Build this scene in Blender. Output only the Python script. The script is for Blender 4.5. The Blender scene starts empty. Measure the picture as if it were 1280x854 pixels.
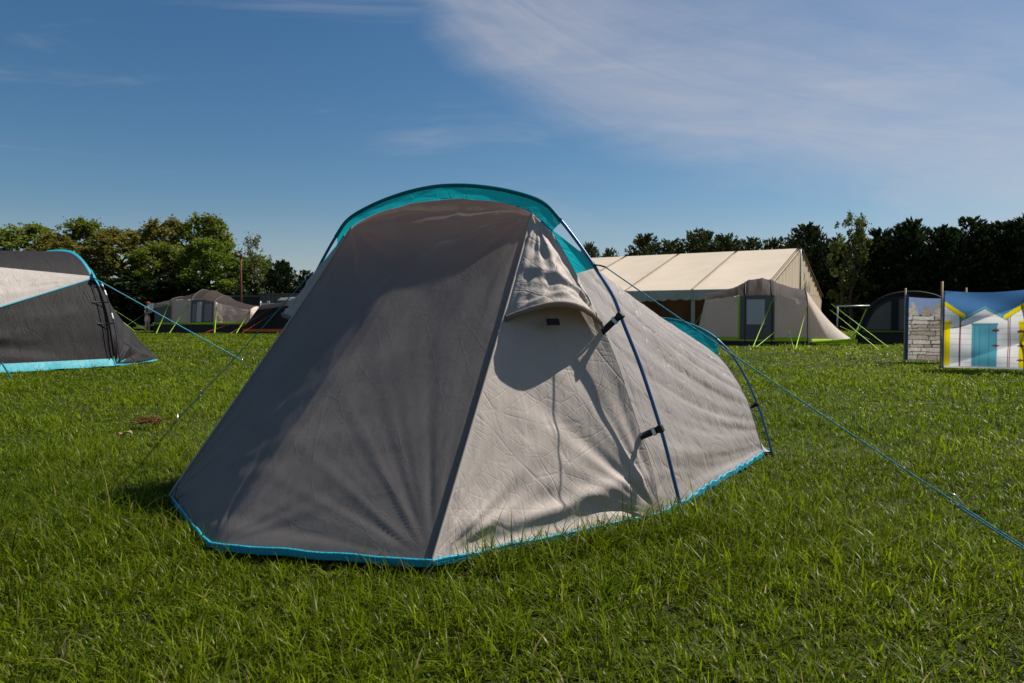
import bpy, bmesh, math, random
import numpy as np
from mathutils import Vector

random.seed(7)
RNG = np.random.default_rng(11)
S = bpy.context.scene
C = S.collection
R = math.radians

# ------------------------------------------------------------------ camera, sky, sun, exposure
FPX, EYE, HOR = 900.0, 0.85, 396.0
PITCH = math.atan((427 - HOR) / FPX)
cam_d = bpy.data.cameras.new('camera')
cam = bpy.data.objects.new('camera', cam_d); C.objects.link(cam)
cam.location = (0, 0, EYE)
cam.rotation_euler = (math.pi / 2 - PITCH, 0, 0)
cam_d.sensor_width = 36; cam_d.lens = FPX / 1280 * 36
cam_d.clip_start = 0.05; cam_d.clip_end = 3000
cam_d.dof.use_dof = True; cam_d.dof.focus_distance = 3.0; cam_d.dof.aperture_fstop = 11
S.camera = cam

SUN_EL, SUN_AZ = 49.0, 63.0          # azimuth measured from the view direction (+Y) towards +X
SKY_STRENGTH, SUN_STRENGTH, EXPOSURE = 0.056, 5.0, 0.45

w = bpy.data.worlds.new('World'); S.world = w; w.use_nodes = True
nt = w.node_tree; N = nt.nodes; L = nt.links
N.clear()
def wn(t, **k):
    n = N.new(t)
    for a, b in k.items(): setattr(n, a, b)
    return n
def wmath(op, a, b=None, clamp=False):
    n = wn('ShaderNodeMath', operation=op, use_clamp=clamp)
    for i, v in enumerate((a, b)):
        if v is None: continue
        if isinstance(v, (int, float)): n.inputs[i].default_value = v
        else: L.new(v, n.inputs[i])
    return n.outputs[0]
def wsmooth(v, a, b, lo=0.0, hi=1.0):
    n = wn('ShaderNodeMapRange', interpolation_type='SMOOTHSTEP')
    L.new(v, n.inputs[0])
    for i, q in enumerate((a, b, lo, hi)): n.inputs[i + 1].default_value = q
    return n.outputs[0]
sky = wn('ShaderNodeTexSky', sky_type='NISHITA', sun_disc=False)
sky.sun_elevation = R(SUN_EL); sky.sun_rotation = R(SUN_AZ)
sky.altitude = 100; sky.air_density = 1.0; sky.dust_density = 0.6; sky.ozone_density = 3.0
bg = wn('ShaderNodeBackground'); out = wn('ShaderNodeOutputWorld')
bg.inputs[1].default_value = SKY_STRENGTH
tc = wn('ShaderNodeTexCoord'); sep = wn('ShaderNodeSeparateXYZ'); L.new(tc.outputs['Generated'], sep.inputs[0])
yy = wmath('MAXIMUM', wmath('ABSOLUTE', sep.outputs[1]), 0.05)
u = wmath('DIVIDE', sep.outputs[0], yy)
v = wmath('DIVIDE', sep.outputs[2], yy)
# the long cirrus veil: its lower rim falls away to the right in an easy curve
rim = wmath('ADD', wmath('MULTIPLY', wmath('EXPONENT', wmath('DIVIDE', wmath('ADD', u, 0.155), -0.30)), 0.36), 0.075)
d = wmath('SUBTRACT', v, rim)
cmb = wn('ShaderNodeCombineXYZ'); L.new(u, cmb.inputs[0]); L.new(v, cmb.inputs[1])
def wnoise(scale, loc, rot, sc, detail=6, rough=0.6, dist=0.4):
    m = wn('ShaderNodeMapping'); L.new(cmb.outputs[0], m.inputs[0])
    m.inputs['Location'].default_value = loc; m.inputs['Rotation'].default_value = (0, 0, rot); m.inputs['Scale'].default_value = sc
    n = wn('ShaderNodeTexNoise'); L.new(m.outputs[0], n.inputs['Vector'])
    n.inputs['Scale'].default_value = scale; n.inputs['Detail'].default_value = detail
    n.inputs['Roughness'].default_value = rough; n.inputs['Distortion'].default_value = dist
    return n.outputs['Fac']
n1 = wnoise(2.6, (0.3, 0.1, 0), R(28), (0.8, 2.2, 1))
n2 = wnoise(7.0, (2.3, 0.7, 0), R(24), (0.6, 2.6, 1), 8, 0.62, 0.8)
cm2 = wn('ShaderNodeCombineXYZ'); L.new(wmath('MULTIPLY', u, 1.6), cm2.inputs[0]); L.new(wmath('MULTIPLY', d, 11.0), cm2.inputs[1])
n4n = wn('ShaderNodeTexNoise'); L.new(cm2.outputs[0], n4n.inputs['Vector']); n4n.inputs['Scale'].default_value = 1.5; n4n.inputs['Detail'].default_value = 8; n4n.inputs['Roughness'].default_value = .62; n4n.inputs['Distortion'].default_value = 1.0
n4 = n4n.outputs['Fac']
n3 = wnoise(4.0, (5.1, 3.3, 0), R(-6), (0.55, 3.2, 1), 7, 0.6, 0.6)
dn = wmath('ADD', d, wmath('MULTIPLY', wmath('SUBTRACT', n1, 0.5), 0.20))
veil = wmath('MULTIPLY', wsmooth(dn, -0.02, 0.11), wsmooth(dn, 0.10, 0.40, 1.0, 0.30))
veil = wmath('MULTIPLY', veil, wmath('MULTIPLY', wsmooth(n2, 0.25, 0.75, 0.65, 1.0), wsmooth(n4, 0.25, 0.75, 0.74, 1.10)))
wisps = wmath('MULTIPLY', wsmooth(n3, 0.52, 0.76), wsmooth(v, 0.05, 0.16, 0.0, 0.20))
low = wsmooth(v, 0.0, 0.18, 0.30, 0.0)
cl = wmath('MAXIMUM', wmath('MULTIPLY', veil, 0.60), wmath('MAXIMUM', wisps, low), True)
hsv = wn('ShaderNodeHueSaturation'); hsv.inputs['Hue'].default_value = 0.496; hsv.inputs['Saturation'].default_value = 1.25; hsv.inputs['Value'].default_value = 1.0
L.new(sky.outputs[0], hsv.inputs['Color'])
mixc = wn('ShaderNodeMixRGB'); L.new(cl, mixc.inputs[0]); L.new(hsv.outputs[0], mixc.inputs[1])
mixc.inputs[2].default_value = (7.6, 7.4, 7.8, 1)
L.new(mixc.outputs[0], bg.inputs[0]); L.new(bg.outputs[0], out.inputs[0])

sun_d = bpy.data.lights.new('sun', 'SUN'); sun_d.energy = SUN_STRENGTH; sun_d.angle = R(0.5); sun_d.color = (1.0, 0.93, 0.83)
sun = bpy.data.objects.new('sun', sun_d); C.objects.link(sun)
SD = Vector((math.cos(R(SUN_EL)) * math.sin(R(SUN_AZ)), math.cos(R(SUN_EL)) * math.cos(R(SUN_AZ)), math.sin(R(SUN_EL))))
sun.rotation_euler = SD.to_track_quat('Z', 'Y').to_euler()
sun.location = (20, 20, 30)
vs = S.view_settings
vs.view_transform = 'Standard'; vs.look = 'None'; vs.gamma = 1; vs.use_curve_mapping = False; vs.exposure = EXPOSURE
S.cycles.max_bounces = 8; S.cycles.transparent_max_bounces = 8
S.cycles.use_denoising = True; S.cycles.denoiser = 'OPENIMAGEDENOISE'; S.cycles.denoising_input_passes = 'RGB_ALBEDO_NORMAL'; S.cycles.denoising_prefilter = 'ACCURATE'

# ------------------------------------------------------------------ helpers
CAMP = np.array([0, 0, EYE])
_F = np.array([0, math.cos(PITCH), -math.sin(PITCH)]); _U = np.array([0, math.sin(PITCH), math.cos(PITCH)])
def ray(x, y): return np.array([1, 0, 0]) * ((x - 640) / FPX) + _U * ((427 - y) / FPX) + _F
def G(x, y, z=0.0):                     # ground point seen at a photograph position, used to survey the site
    r = ray(x, y); return CAMP + r * ((z - EYE) / r[2])
def onplane(x, y, P, n):
    r = ray(x, y); return CAMP + r * (np.dot(P - CAMP, n) / np.dot(r, n))
def atY(x, y, Y):
    r = ray(x, y); return CAMP + r * (Y / r[1])

def vnoise(x, y, seed=0):
    x = np.asarray(x, float); y = np.asarray(y, float)
    xi = np.floor(x).astype(int); yi = np.floor(y).astype(int); fx = x - xi; fy = y - yi
    fx = fx * fx * (3 - 2 * fx); fy = fy * fy * (3 - 2 * fy)
    def hsh(a, b):
        n = (a * 374761393 + b * 668265263 + seed * 1274126177) & 0xffffffff
        n = ((n ^ (n >> 13)) * 1274126177) & 0xffffffff
        return ((n ^ (n >> 16)) & 0xffff) / 65535.0
    return (hsh(xi, yi) * (1 - fx) + hsh(xi + 1, yi) * fx) * (1 - fy) + (hsh(xi, yi + 1) * (1 - fx) + hsh(xi + 1, yi + 1) * fx) * fy

def empty(name, loc, label, cat, group=None, rz=0):
    o = bpy.data.objects.new(name, None); C.objects.link(o); o.location = loc; o.rotation_euler = (0, 0, rz)
    o.empty_display_size = 0.3
    o['label'] = label; o['category'] = cat
    if group: o['group'] = group
    return o
def tag(o, label=None, cat=None, group=None, kind=None):
    for k, q in (('label', label), ('category', cat), ('group', group), ('kind', kind)):
        if q: o[k] = q
    return o

class MB:
    """collects vertices and faces in world (or local) coordinates and links them as ONE mesh"""
    def __init__(s): s.v = []; s.f = []; s.uv = {}; s.mi = []
    def add(s, vs_, fs, mi=0):
        b = len(s.v); s.v += [tuple(map(float, q)) for q in vs_]
        s.f += [tuple(i + b for i in q) for q in fs]; s.mi += [mi] * len(fs); return b
    def grid(s, P, UV=None, mi=0, close=False):
        P = np.asarray(P); n, m = P.shape[:2]
        idx = np.arange(n * m).reshape(n, m)
        fs = []
        for i in range(n - 1):
            for j in range(m - 1 if not close else m):
                k = (j + 1) % m
                fs.append((idx[i, j], idx[i, k], idx[i + 1, k], idx[i + 1, j]))
        b = s.add(P.reshape(-1, 3), fs, mi)
        if UV is not None:
            for q, t in enumerate(np.asarray(UV).reshape(-1, 2)): s.uv[b + q] = tuple(t)
        return s
    def tube(s, pts, r, n=8, mi=0, caps=True):
        pts = [np.asarray(p, float) for p in pts]
        rs = r if hasattr(r, '__len__') else [r] * len(pts)
        ring = []; prev = None
        for i, p in enumerate(pts):
            a = pts[max(0, i - 1)]; b = pts[min(len(pts) - 1, i + 1)]
            t = b - a; t = t / (np.linalg.norm(t) + 1e-12)
            if prev is None:
                q = np.array([0, 0, 1.0]) if abs(t[2]) < .9 else np.array([1.0, 0, 0])
                x = np.cross(t, q)
            else: x = prev - t * np.dot(prev, t)
            x /= np.linalg.norm(x) + 1e-12; prev = x; y = np.cross(t, x)
            ring.append([p + rs[i] * (math.cos(2 * math.pi * k / n) * x + math.sin(2 * math.pi * k / n) * y) for k in range(n)])
        b = len(s.v); s.grid(ring, close=True, mi=mi)
        if caps:
            s.f.append(tuple(b + k for k in range(n))[::-1]); s.mi.append(mi)
            e = b + (len(pts) - 1) * n; s.f.append(tuple(e + k for k in range(n))); s.mi.append(mi)
        return s
    def ribbon(s, pts, wid, nrm, th=0.002, mi=0):       # flat webbing of some thickness
        pts = [np.asarray(p, float) for p in pts]; nrm = np.asarray(nrm, float); nrm = nrm / np.linalg.norm(nrm)
        rows = []
        for i, p in enumerate(pts):
            t = pts[min(len(pts) - 1, i + 1)] - pts[max(0, i - 1)]; t /= np.linalg.norm(t) + 1e-12
            a = np.cross(nrm, t); a /= np.linalg.norm(a) + 1e-12; k = np.cross(t, a)
            rows.append([p + a * wid / 2 + k * th, p - a * wid / 2 + k * th, p - a * wid / 2 - k * th, p + a * wid / 2 - k * th])
        b = len(s.v); s.grid(rows, close=True, mi=mi)
        s.f.append((b, b + 1, b + 2, b + 3)); s.mi.append(mi)
        e = b + (len(pts) - 1) * 4; s.f.append((e + 3, e + 2, e + 1, e)); s.mi.append(mi)
        return s
    def box(s, c, sz, ax=None, mi=0):
        c = np.asarray(c, float); ax = np.eye(3) if ax is None else np.asarray(ax)
        v = [c + sum(ax[k] * sz[k] / 2 * q[k] for k in range(3)) for q in
             [(-1, -1, -1), (1, -1, -1), (1, 1, -1), (-1, 1, -1), (-1, -1, 1), (1, -1, 1), (1, 1, 1), (-1, 1, 1)]]
        s.add(v, [(0, 3, 2, 1), (4, 5, 6, 7), (0, 1, 5, 4), (1, 2, 6, 5), (2, 3, 7, 6), (3, 0, 4, 7)], mi); return s
    def ball(s, c, r, n=10, m=7, mi=0):
        c = np.asarray(c, float); r = np.array([r] * 3 if not hasattr(r, '__len__') else r, float)
        P = [[c + r * np.array([math.sin(math.pi * i / m) * math.cos(2 * math.pi * j / n), math.sin(math.pi * i / m) * math.sin(2 * math.pi * j / n), math.cos(math.pi * i / m)]) for j in range(n)] for i in range(m + 1)]
        s.grid(P, close=True, mi=mi); return s
    def build(s, name, mat, parent=None, smooth=True, bevel=0, label=None):
        me = bpy.data.meshes.new(name)
        off = np.array(parent_world(parent)) if parent else np.zeros(3)
        vv = np.array(s.v) - off
        me.from_pydata([tuple(q) for q in vv], [], s.f)
        if s.uv:
            ul = me.uv_layers.new(name='UVMap'); li = np.zeros(len(me.loops), dtype=np.int32); me.loops.foreach_get('vertex_index', li)
            arr = np.zeros((len(s.v), 2))
            for k, q in s.uv.items(): arr[k] = q
            ul.data.foreach_set('uv', arr[li].ravel())
        for m in (mat if isinstance(mat, (list, tuple)) else [mat]): me.materials.append(m)
        if any(s.mi): me.polygons.foreach_set('material_index', s.mi)
        me.polygons.foreach_set('use_smooth', [smooth] * len(me.polygons)); me.update()
        o = bpy.data.objects.new(name, me); C.objects.link(o)
        if parent: o.parent = parent
        if bevel:
            b = o.modifiers.new('bevel', 'BEVEL'); b.width = bevel; b.segments = 2; b.limit_method = 'ANGLE'
        if label: o['label'] = label
        return o
def parent_world(p):
    v = Vector((0, 0, 0))
    while p is not None: v = v + p.location; p = p.parent
    return v
def catmull(P, n):
    """evenly spaced samples along a smooth curve through P"""
    P = np.asarray(P, float); Q = np.vstack([2 * P[0] - P[1], P, 2 * P[-1] - P[-2]]); o = []
    for i in range(1, len(Q) - 2):
        for t in np.linspace(0, 1, 24, endpoint=False):
            a, b, c, d_ = Q[i - 1], Q[i], Q[i + 1], Q[i + 2]
            o.append(.5 * ((2 * b) + (-a + c) * t + (2 * a - 5 * b + 4 * c - d_) * t * t + (-a + 3 * b - 3 * c + d_) * t ** 3))
    o.append(P[-1]); return resample(np.array(o), n)
def resample(o, n):
    o = np.asarray(o, float)
    s = np.r_[0, np.cumsum(np.linalg.norm(np.diff(o, axis=0), axis=1))]; q = np.linspace(0, s[-1], n)
    return np.stack([np.interp(q, s, o[:, k]) for k in range(o.shape[1])], 1)
def grid_normals(P):
    du = np.gradient(P, axis=0); dv = np.gradient(P, axis=1); n = np.cross(du, dv)
    return n / (np.linalg.norm(n, axis=2, keepdims=True) + 1e-9)
def grid_uv(P):
    a = np.cumsum(np.r_[0, np.linalg.norm(np.diff(P, axis=0), axis=2).mean(1)])
    b = np.linalg.norm(P[:, -1] - P[:, 0], axis=1)
    m = P.shape[1]; UV = np.zeros(P.shape[:2] + (2,))
    UV[..., 1] = a[:, None]; UV[..., 0] = (np.linspace(-.5, .5, m)[None] * np.maximum(b, .02)[:, None]); return UV

# ------------------------------------------------------------------ materials
def mat(name, col, rough=0.7, spec=0.3, metal=0, transl=0.0, tcol=None, noise=0.0, nscale=8, bump=0, bscale=60, sheen=0):
    m = bpy.data.materials.new(name); m.use_nodes = True; t = m.node_tree; n = t.nodes; l = t.links
    p = n['Principled BSDF']; o = n['Material Output']
    p.inputs['Base Color'].default_value = (*col, 1); p.inputs['Roughness'].default_value = rough
    p.inputs['Specular IOR Level'].default_value = spec; p.inputs['Metallic'].default_value = metal
    if noise:
        c = n.new('ShaderNodeTexCoord'); z = n.new('ShaderNodeTexNoise'); l.new(c.outputs['Object'], z.inputs['Vector'])
        z.inputs['Scale'].default_value = nscale; z.inputs['Detail'].default_value = 6
        r = n.new('ShaderNodeMapRange'); l.new(z.outputs['Fac'], r.inputs[0]); r.inputs[1].default_value = .3; r.inputs[2].default_value = .7
        r.inputs[3].default_value = 1 - noise; r.inputs[4].default_value = 1 + noise
        x = n.new('ShaderNodeMixRGB'); x.blend_type = 'MULTIPLY'; x.inputs[0].default_value = 1; x.inputs[1].default_value = (*col, 1)
        l.new(r.outputs[0], x.inputs[2]); l.new(x.outputs[0], p.inputs['Base Color'])
    if bump:
        c = n.new('ShaderNodeTexCoord'); z = n.new('ShaderNodeTexNoise'); l.new(c.outputs['Object'], z.inputs['Vector'])
        z.inputs['Scale'].default_value = bscale; z.inputs['Detail'].default_value = 5
        b = n.new('ShaderNodeBump'); b.inputs['Strength'].default_value = bump; b.inputs['Distance'].default_value = .02
        l.new(z.outputs['Fac'], b.inputs['Height']); l.new(b.outputs[0], p.inputs['Normal'])
    if transl:
        tr = n.new('ShaderNodeBsdfTranslucent'); tr.inputs[0].default_value = (*(tcol or col), 1)
        x = n.new('ShaderNodeMixShader'); x.inputs[0].default_value = transl
        l.new(p.outputs[0], x.inputs[1]); l.new(tr.outputs[0], x.inputs[2]); l.new(x.outputs[0], o.inputs[0])
    return m

def cloth(name, col, transl=0.2, tcol=None, rough=0.55, spec=0.35, wr=0.5, scale=1.0, stretch=(1, 1), streak=0.0, crease=1.0):
    """tent cloth: creases from crumpled packing, fine weave and a coated sheen; UV is in metres"""
    m = bpy.data.materials.new(name); m.use_nodes = True; t = m.node_tree; n = t.nodes; l = t.links
    p = n['Principled BSDF']; o = n['Material Output']
    p.inputs['Roughness'].default_value = rough; p.inputs['Specular IOR Level'].default_value = spec
    c = n.new('ShaderNodeTexCoord')
    def nz(scale_, rot, st, loc=(0, 0, 0), detail=3, dist=0.3):
        mp = n.new('ShaderNodeMapping'); l.new(c.outputs['UV'], mp.inputs[0])
        mp.inputs['Rotation'].default_value = (0, 0, rot); mp.inputs['Scale'].default_value = (st[0], st[1], 1); mp.inputs['Location'].default_value = loc
        z = n.new('ShaderNodeTexNoise'); l.new(mp.outputs[0], z.inputs['Vector'])
        z.inputs['Scale'].default_value = scale_ * scale; z.inputs['Detail'].default_value = detail; z.inputs['Distortion'].default_value = dist
        z.inputs['Roughness'].default_value = .5
        return z.outputs['Fac']
    def mth(op, a, b=None):
        q = n.new('ShaderNodeMath'); q.operation = op
        for i, vv in enumerate((a, b)):
            if vv is None: continue
            if isinstance(vv, (int, float)): q.inputs[i].default_value = vv
            else: l.new(vv, q.inputs[i])
        return q.outputs[0]
    def folded(sc, rot, st, loc, wdt):                    # straight creases left by packing: the borders between flat facets
        m0 = n.new('ShaderNodeMapping'); l.new(warp, m0.inputs[0]); m0.inputs['Rotation'].default_value = (0, 0, rot); m0.inputs['Location'].default_value = loc
        mp = n.new('ShaderNodeMapping'); l.new(m0.outputs[0], mp.inputs[0]); mp.inputs['Scale'].default_value = (st[0], st[1], 1)
        z = n.new('ShaderNodeTexVoronoi'); z.feature = 'DISTANCE_TO_EDGE'; l.new(mp.outputs[0], z.inputs['Vector']); z.inputs['Scale'].default_value = sc * scale
        q = n.new('ShaderNodeMapRange'); q.interpolation_type = 'SMOOTHSTEP'; l.new(z.outputs['Distance'], q.inputs[0])
        q.inputs[1].default_value = 0; q.inputs[2].default_value = wdt; q.inputs[3].default_value = 1; q.inputs[4].default_value = 0
        fa = mth('MULTIPLY', z.outputs['Distance'], .5)
        return mth('ADD', q.outputs[0], fa)
    wz = n.new('ShaderNodeTexNoise'); l.new(c.outputs['UV'], wz.inputs['Vector']); wz.inputs['Scale'].default_value = 3.5; wz.inputs['Detail'].default_value = 2
    wv_ = n.new('ShaderNodeVectorMath'); wv_.operation = 'SCALE'; l.new(wz.outputs['Color'], wv_.inputs[0]); wv_.inputs['Scale'].default_value = .05
    wa_ = n.new('ShaderNodeVectorMath'); wa_.operation = 'ADD'; l.new(c.outputs['UV'], wa_.inputs[0]); l.new(wv_.outputs[0], wa_.inputs[1]); warp = wa_.outputs[0]
    def mask(loc):                                        # creases come and go across the cloth
        q = n.new('ShaderNodeMapRange'); q.interpolation_type = 'SMOOTHSTEP'; l.new(nz(2.6, .3, (1, 1), loc, 3), q.inputs[0])
        q.inputs[1].default_value = .38; q.inputs[2].default_value = .66; q.inputs[3].default_value = .12; q.inputs[4].default_value = 1
        return q.outputs[0]
    sx, sy = stretch
    h = mth('ADD', mth('MULTIPLY', nz(5, 0, (sx * 1.3, sy * .5), (9, 9, 0), 3), 3.4), mth('MULTIPLY', nz(9, .25, (sx * 1.4, sy * .5), (2, 5, 0), 2), .9))
    for sc, rot, st, loc, wdt, am, mk in ((2.6, .50, (1.9, .42), (0, 0, 0), .03, .55, (3, 8, 0)), (3.4, -.62, (1.9, .40), (3, 1, 0), .032, .65, (5, 1, 0)), (3.0, 1.25, (1.8, .45), (8, 3, 0), .03, .22, (2, 2, 0)),
                                        (6.5, -1.05, (1.7, .40), (7, 2, 0), .05, .42, (1, 5, 0)), (7.5, .15, (1.9, .38), (4, 6, 0), .055, .25, (6, 7, 0)), (13, .8, (1.5, .5), (2, 9, 0), .08, .28, (9, 4, 0))):
        h = mth('ADD', h, mth('MULTIPLY', mth('MULTIPLY', folded(sc, rot, (st[0] * sx, st[1] * sy), loc, wdt), mask(mk)), am * crease))
    h = mth('ADD', h, mth('MULTIPLY', nz(30, .7, (sx, sy * .8), (5, 5, 0), 2), .15))
    if streak: h = mth('ADD', h, mth('MULTIPLY', nz(22, .30, (.16, 1.0), (4, 4, 0), 3), streak))
    b = n.new('ShaderNodeBump'); b.inputs['Strength'].default_value = 1.0; b.inputs['Distance'].default_value = .010 * wr
    l.new(h, b.inputs['Height']); l.new(b.outputs[0], p.inputs['Normal'])
    # slight unevenness of the dye and dust
    r = n.new('ShaderNodeMapRange'); l.new(nz(3, 1, (1, 1), (1, 1, 0), 6), r.inputs[0]); r.inputs[1].default_value = .3; r.inputs[2].default_value = .7
    r.inputs[3].default_value = .92; r.inputs[4].default_value = 1.07
    x = n.new('ShaderNodeMixRGB'); x.blend_type = 'MULTIPLY'; x.inputs[0].default_value = 1; x.inputs[1].default_value = (*col, 1)
    l.new(r.outputs[0], x.inputs[2]); l.new(x.outputs[0], p.inputs['Base Color'])
    if transl:
        tr = n.new('ShaderNodeBsdfTranslucent'); tr.inputs[0].default_value = (*(tcol or col), 1); l.new(b.outputs[0], tr.inputs['Normal'])
        q = n.new('ShaderNodeMixShader'); q.inputs[0].default_value = transl
        l.new(p.outputs[0], q.inputs[1]); l.new(tr.outputs[0], q.inputs[2]); l.new(q.outputs[0], o.inputs[0])
    return m

def leafmat(name, a, b, transl=.35):
    m = bpy.data.materials.new(name); m.use_nodes = True; t = m.node_tree; n = t.nodes; l = t.links
    p = n['Principled BSDF']; o = n['Material Output']; p.inputs['Roughness'].default_value = .5; p.inputs['Specular IOR Level'].default_value = .3
    g = n.new('ShaderNodeNewGeometry'); x = n.new('ShaderNodeMixRGB'); l.new(g.outputs['Random Per Island'], x.inputs[0])
    x.inputs[1].default_value = (*a, 1); x.inputs[2].default_value = (*b, 1)
    l.new(x.outputs[0], p.inputs['Base Color'])
    tr = n.new('ShaderNodeBsdfTranslucent'); l.new(x.outputs[0], tr.inputs[0]); q = n.new('ShaderNodeMixShader'); q.inputs[0].default_value = transl
    l.new(p.outputs[0], q.inputs[1]); l.new(tr.outputs[0], q.inputs[2]); l.new(q.outputs[0], o.inputs[0]); return m

M = dict(
    grey=cloth('grey_cloth_shaded', (.232, .208, .198), .30, (.60, .42, .30), .6, .2, .14, 1.5, crease=.26),  # same grey fabric as side, its colour darkened for the shaded front panel
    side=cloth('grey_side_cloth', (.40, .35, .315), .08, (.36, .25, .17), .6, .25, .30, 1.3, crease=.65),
    silver=cloth('silver_cloth', (.42, .385, .37), .40, (.62, .50, .40), .40, .55, .6, 1.0, (.8, 1.2), 1.2),
    teal=cloth('teal_cloth', (.008, .25, .32), .50, (.01, .50, .58), .5, .4, .25),
    hem=mat('teal_tape', (.010, .30, .42), .5, .4, bump=.4, bscale=90),
    skirtteal=mat('teal_pvc', (.02, .27, .33), .5, .3, noise=.1, bump=.3, bscale=20),
    pole=mat('blue_pole', (.012, .075, .20), .32, .6, .3),
    black=mat('black_webbing', (.012, .012, .013), .6, .3),
    metal=mat('buckle_metal', (.5, .5, .5), .3, .5, .9),
    rope=mat('teal_rope', (.01, .25, .36), .6, .3, bump=.5, bscale=400),
    ropelight=mat('pale_teal_rope', (.02, .27, .36), .6, .3),
    sheet=mat('dark_groundsheet', (.012, .012, .014), .6, .3),
    char=cloth('charcoal_cloth', (.020, .019, .020), .06, (.03, .03, .03), .7, .2, .4),
    tan=cloth('stone_cloth', (.46, .42, .39), .2, (.4, .33, .28), .6, .3, .35),
    famwall=cloth('family_wall_cloth', (.74, .64, .56), .45, (.85, .70, .57), .6, .3, .5, .5),
    famroof=cloth('family_roof_cloth', (.042, .031, .028), .08, (.14, .10, .08), .75, .12, .3, .5),
    fampanel=cloth('family_dark_cloth', (.15, .135, .135), .2, (.15, .13, .12), .6, .3, .4, .5),
    mesh=mat('window_film', (.30, .28, .27), .25, .5, transl=.3),
    winlight=mat('window_pale_film', (.66, .60, .54), .25, .5, transl=.3),
    lime=mat('lime_tape', (.42, .62, .01), .6, .3, transl=.2),
    limerope=mat('lime_rope', (.32, .55, .02), .6, .3),
    skirtdark=mat('dark_skirt', (.02, .02, .024), .6, .3, noise=.2),
    orange=mat('orange_tape', (.75, .14, .015), .6, .3),
    cream=mat('cream_pvc', (.80, .68, .52), .45, .4, transl=.22, tcol=(.75, .60, .40), noise=.05, nscale=.8, bump=.15, bscale=3),
    creamseam=mat('cream_seam', (.22, .165, .10), .6, .3),
    valance=mat('valance_pvc', (.40, .41, .36), .4, .4, transl=.2, noise=.15, nscale=2),
    alu=mat('grey_metal', (.42, .43, .42), .4, .5, .5),
    greenpost=mat('pale_green_post', (.34, .38, .33), .5, .4),
    wood=mat('brown_wood', (.22, .12, .06), .7, .2, noise=.3, nscale=5),
    polewood=mat('windbreak_pole', (.48, .34, .17), .6, .3, noise=.2, nscale=10),
    rust=mat('rusty_steel', (.13, .05, .03), .8, .2, noise=.3),
    fence=mat('green_sheet_metal', (.075, .09, .07), .6, .4, noise=.15, nscale=1),
    darkshed=mat('dark_shed_board', (.022, .022, .024), .7, .3, noise=.2),
    white=mat('white_paint', (.75, .75, .74), .35, .5),
    rubber=mat('rubber', (.015, .015, .015), .8, .2),
    glass=mat('dark_glass', (.02, .025, .03), .08, .6),
    skin=mat('skin', (.65, .40, .29), .5, .3), navy=mat('navy_cotton', (.04, .06, .11), .8, .2),
    shorts=mat('pink_shorts', (.84, .60, .54), .8, .2, noise=.2, nscale=12), cap=mat('burgundy_cotton', (.34, .04, .07), .8, .2),
    hair=mat('dark_hair', (.03, .018, .012), .6, .3), shoe=mat('dark_shoe', (.03, .025, .02), .6, .3),
    bark=mat('bark', (.07, .055, .042), .9, .2, noise=.4, nscale=6, bump=.6, bscale=20),
    dead=mat('dead_grass', (.15, .075, .03), .8, .1, noise=.4, nscale=30), dry=mat('dry_leaf', (.42, .28, .17), .7, .2, noise=.3, nscale=40),
    petal=mat('white_petal', (.78, .78, .74), .7, .2, transl=.3), yolk=mat('yellow_centre', (.6, .4, .03), .7, .2),
)

# ------------------------------------------------------------------ the ground
def ground_material():
    m = bpy.data.materials.new('turf'); m.use_nodes = True; t = m.node_tree; n = t.nodes; l = t.links; p = n['Principled BSDF']
    p.inputs['Roughness'].default_value = .9; p.inputs['Specular IOR Level'].default_value = .15
    c = n.new('ShaderNodeTexCoord')
    def nz(s, d=6):
        z = n.new('ShaderNodeTexNoise'); l.new(c.outputs['Object'], z.inputs['Vector']); z.inputs['Scale'].default_value = s; z.inputs['Detail'].default_value = d; return z.outputs['Fac']
    x = n.new('ShaderNodeValToRGB'); l.new(nz(.7, 8), x.inputs[0]); e = x.color_ramp.elements
    e[0].position = .32; e[0].color = (.018, .030, .004, 1); e[1].position = .68; e[1].color = (.040, .058, .006, 1)
    y = n.new('ShaderNodeValToRGB'); l.new(nz(26, 5), y.inputs[0]); e = y.color_ramp.elements
    e[0].position = .35; e[0].color = (.45, .45, .4, 1); e[1].position = .66; e[1].color = (1.25, 1.2, 1.1, 1)
    k = n.new('ShaderNodeMixRGB'); k.blend_type = 'MULTIPLY'; k.inputs[0].default_value = 1; l.new(x.outputs[0], k.inputs[1]); l.new(y.outputs[0], k.inputs[2])
    l.new(k.outputs[0], p.inputs['Base Color'])
    b = n.new('ShaderNodeBump'); b.inputs['Strength'].default_value = .7; b.inputs['Distance'].default_value = .05; l.new(nz(40, 5), b.inputs['Height']); l.new(b.outputs[0], p.inputs['Normal'])
    return m
g = MB()
ys = np.r_[np.linspace(-30, 60, 40), 90, 150, 300, 900]; xs = np.r_[-900, -300, -120, np.linspace(-60, 60, 40), 120, 300, 900]
g.grid(np.stack(np.meshgrid(xs, ys), -1)[..., [0, 1, 0]] * np.array([1, 1, 0]))
tag(g.build('ground', ground_material()), kind='structure')

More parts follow.
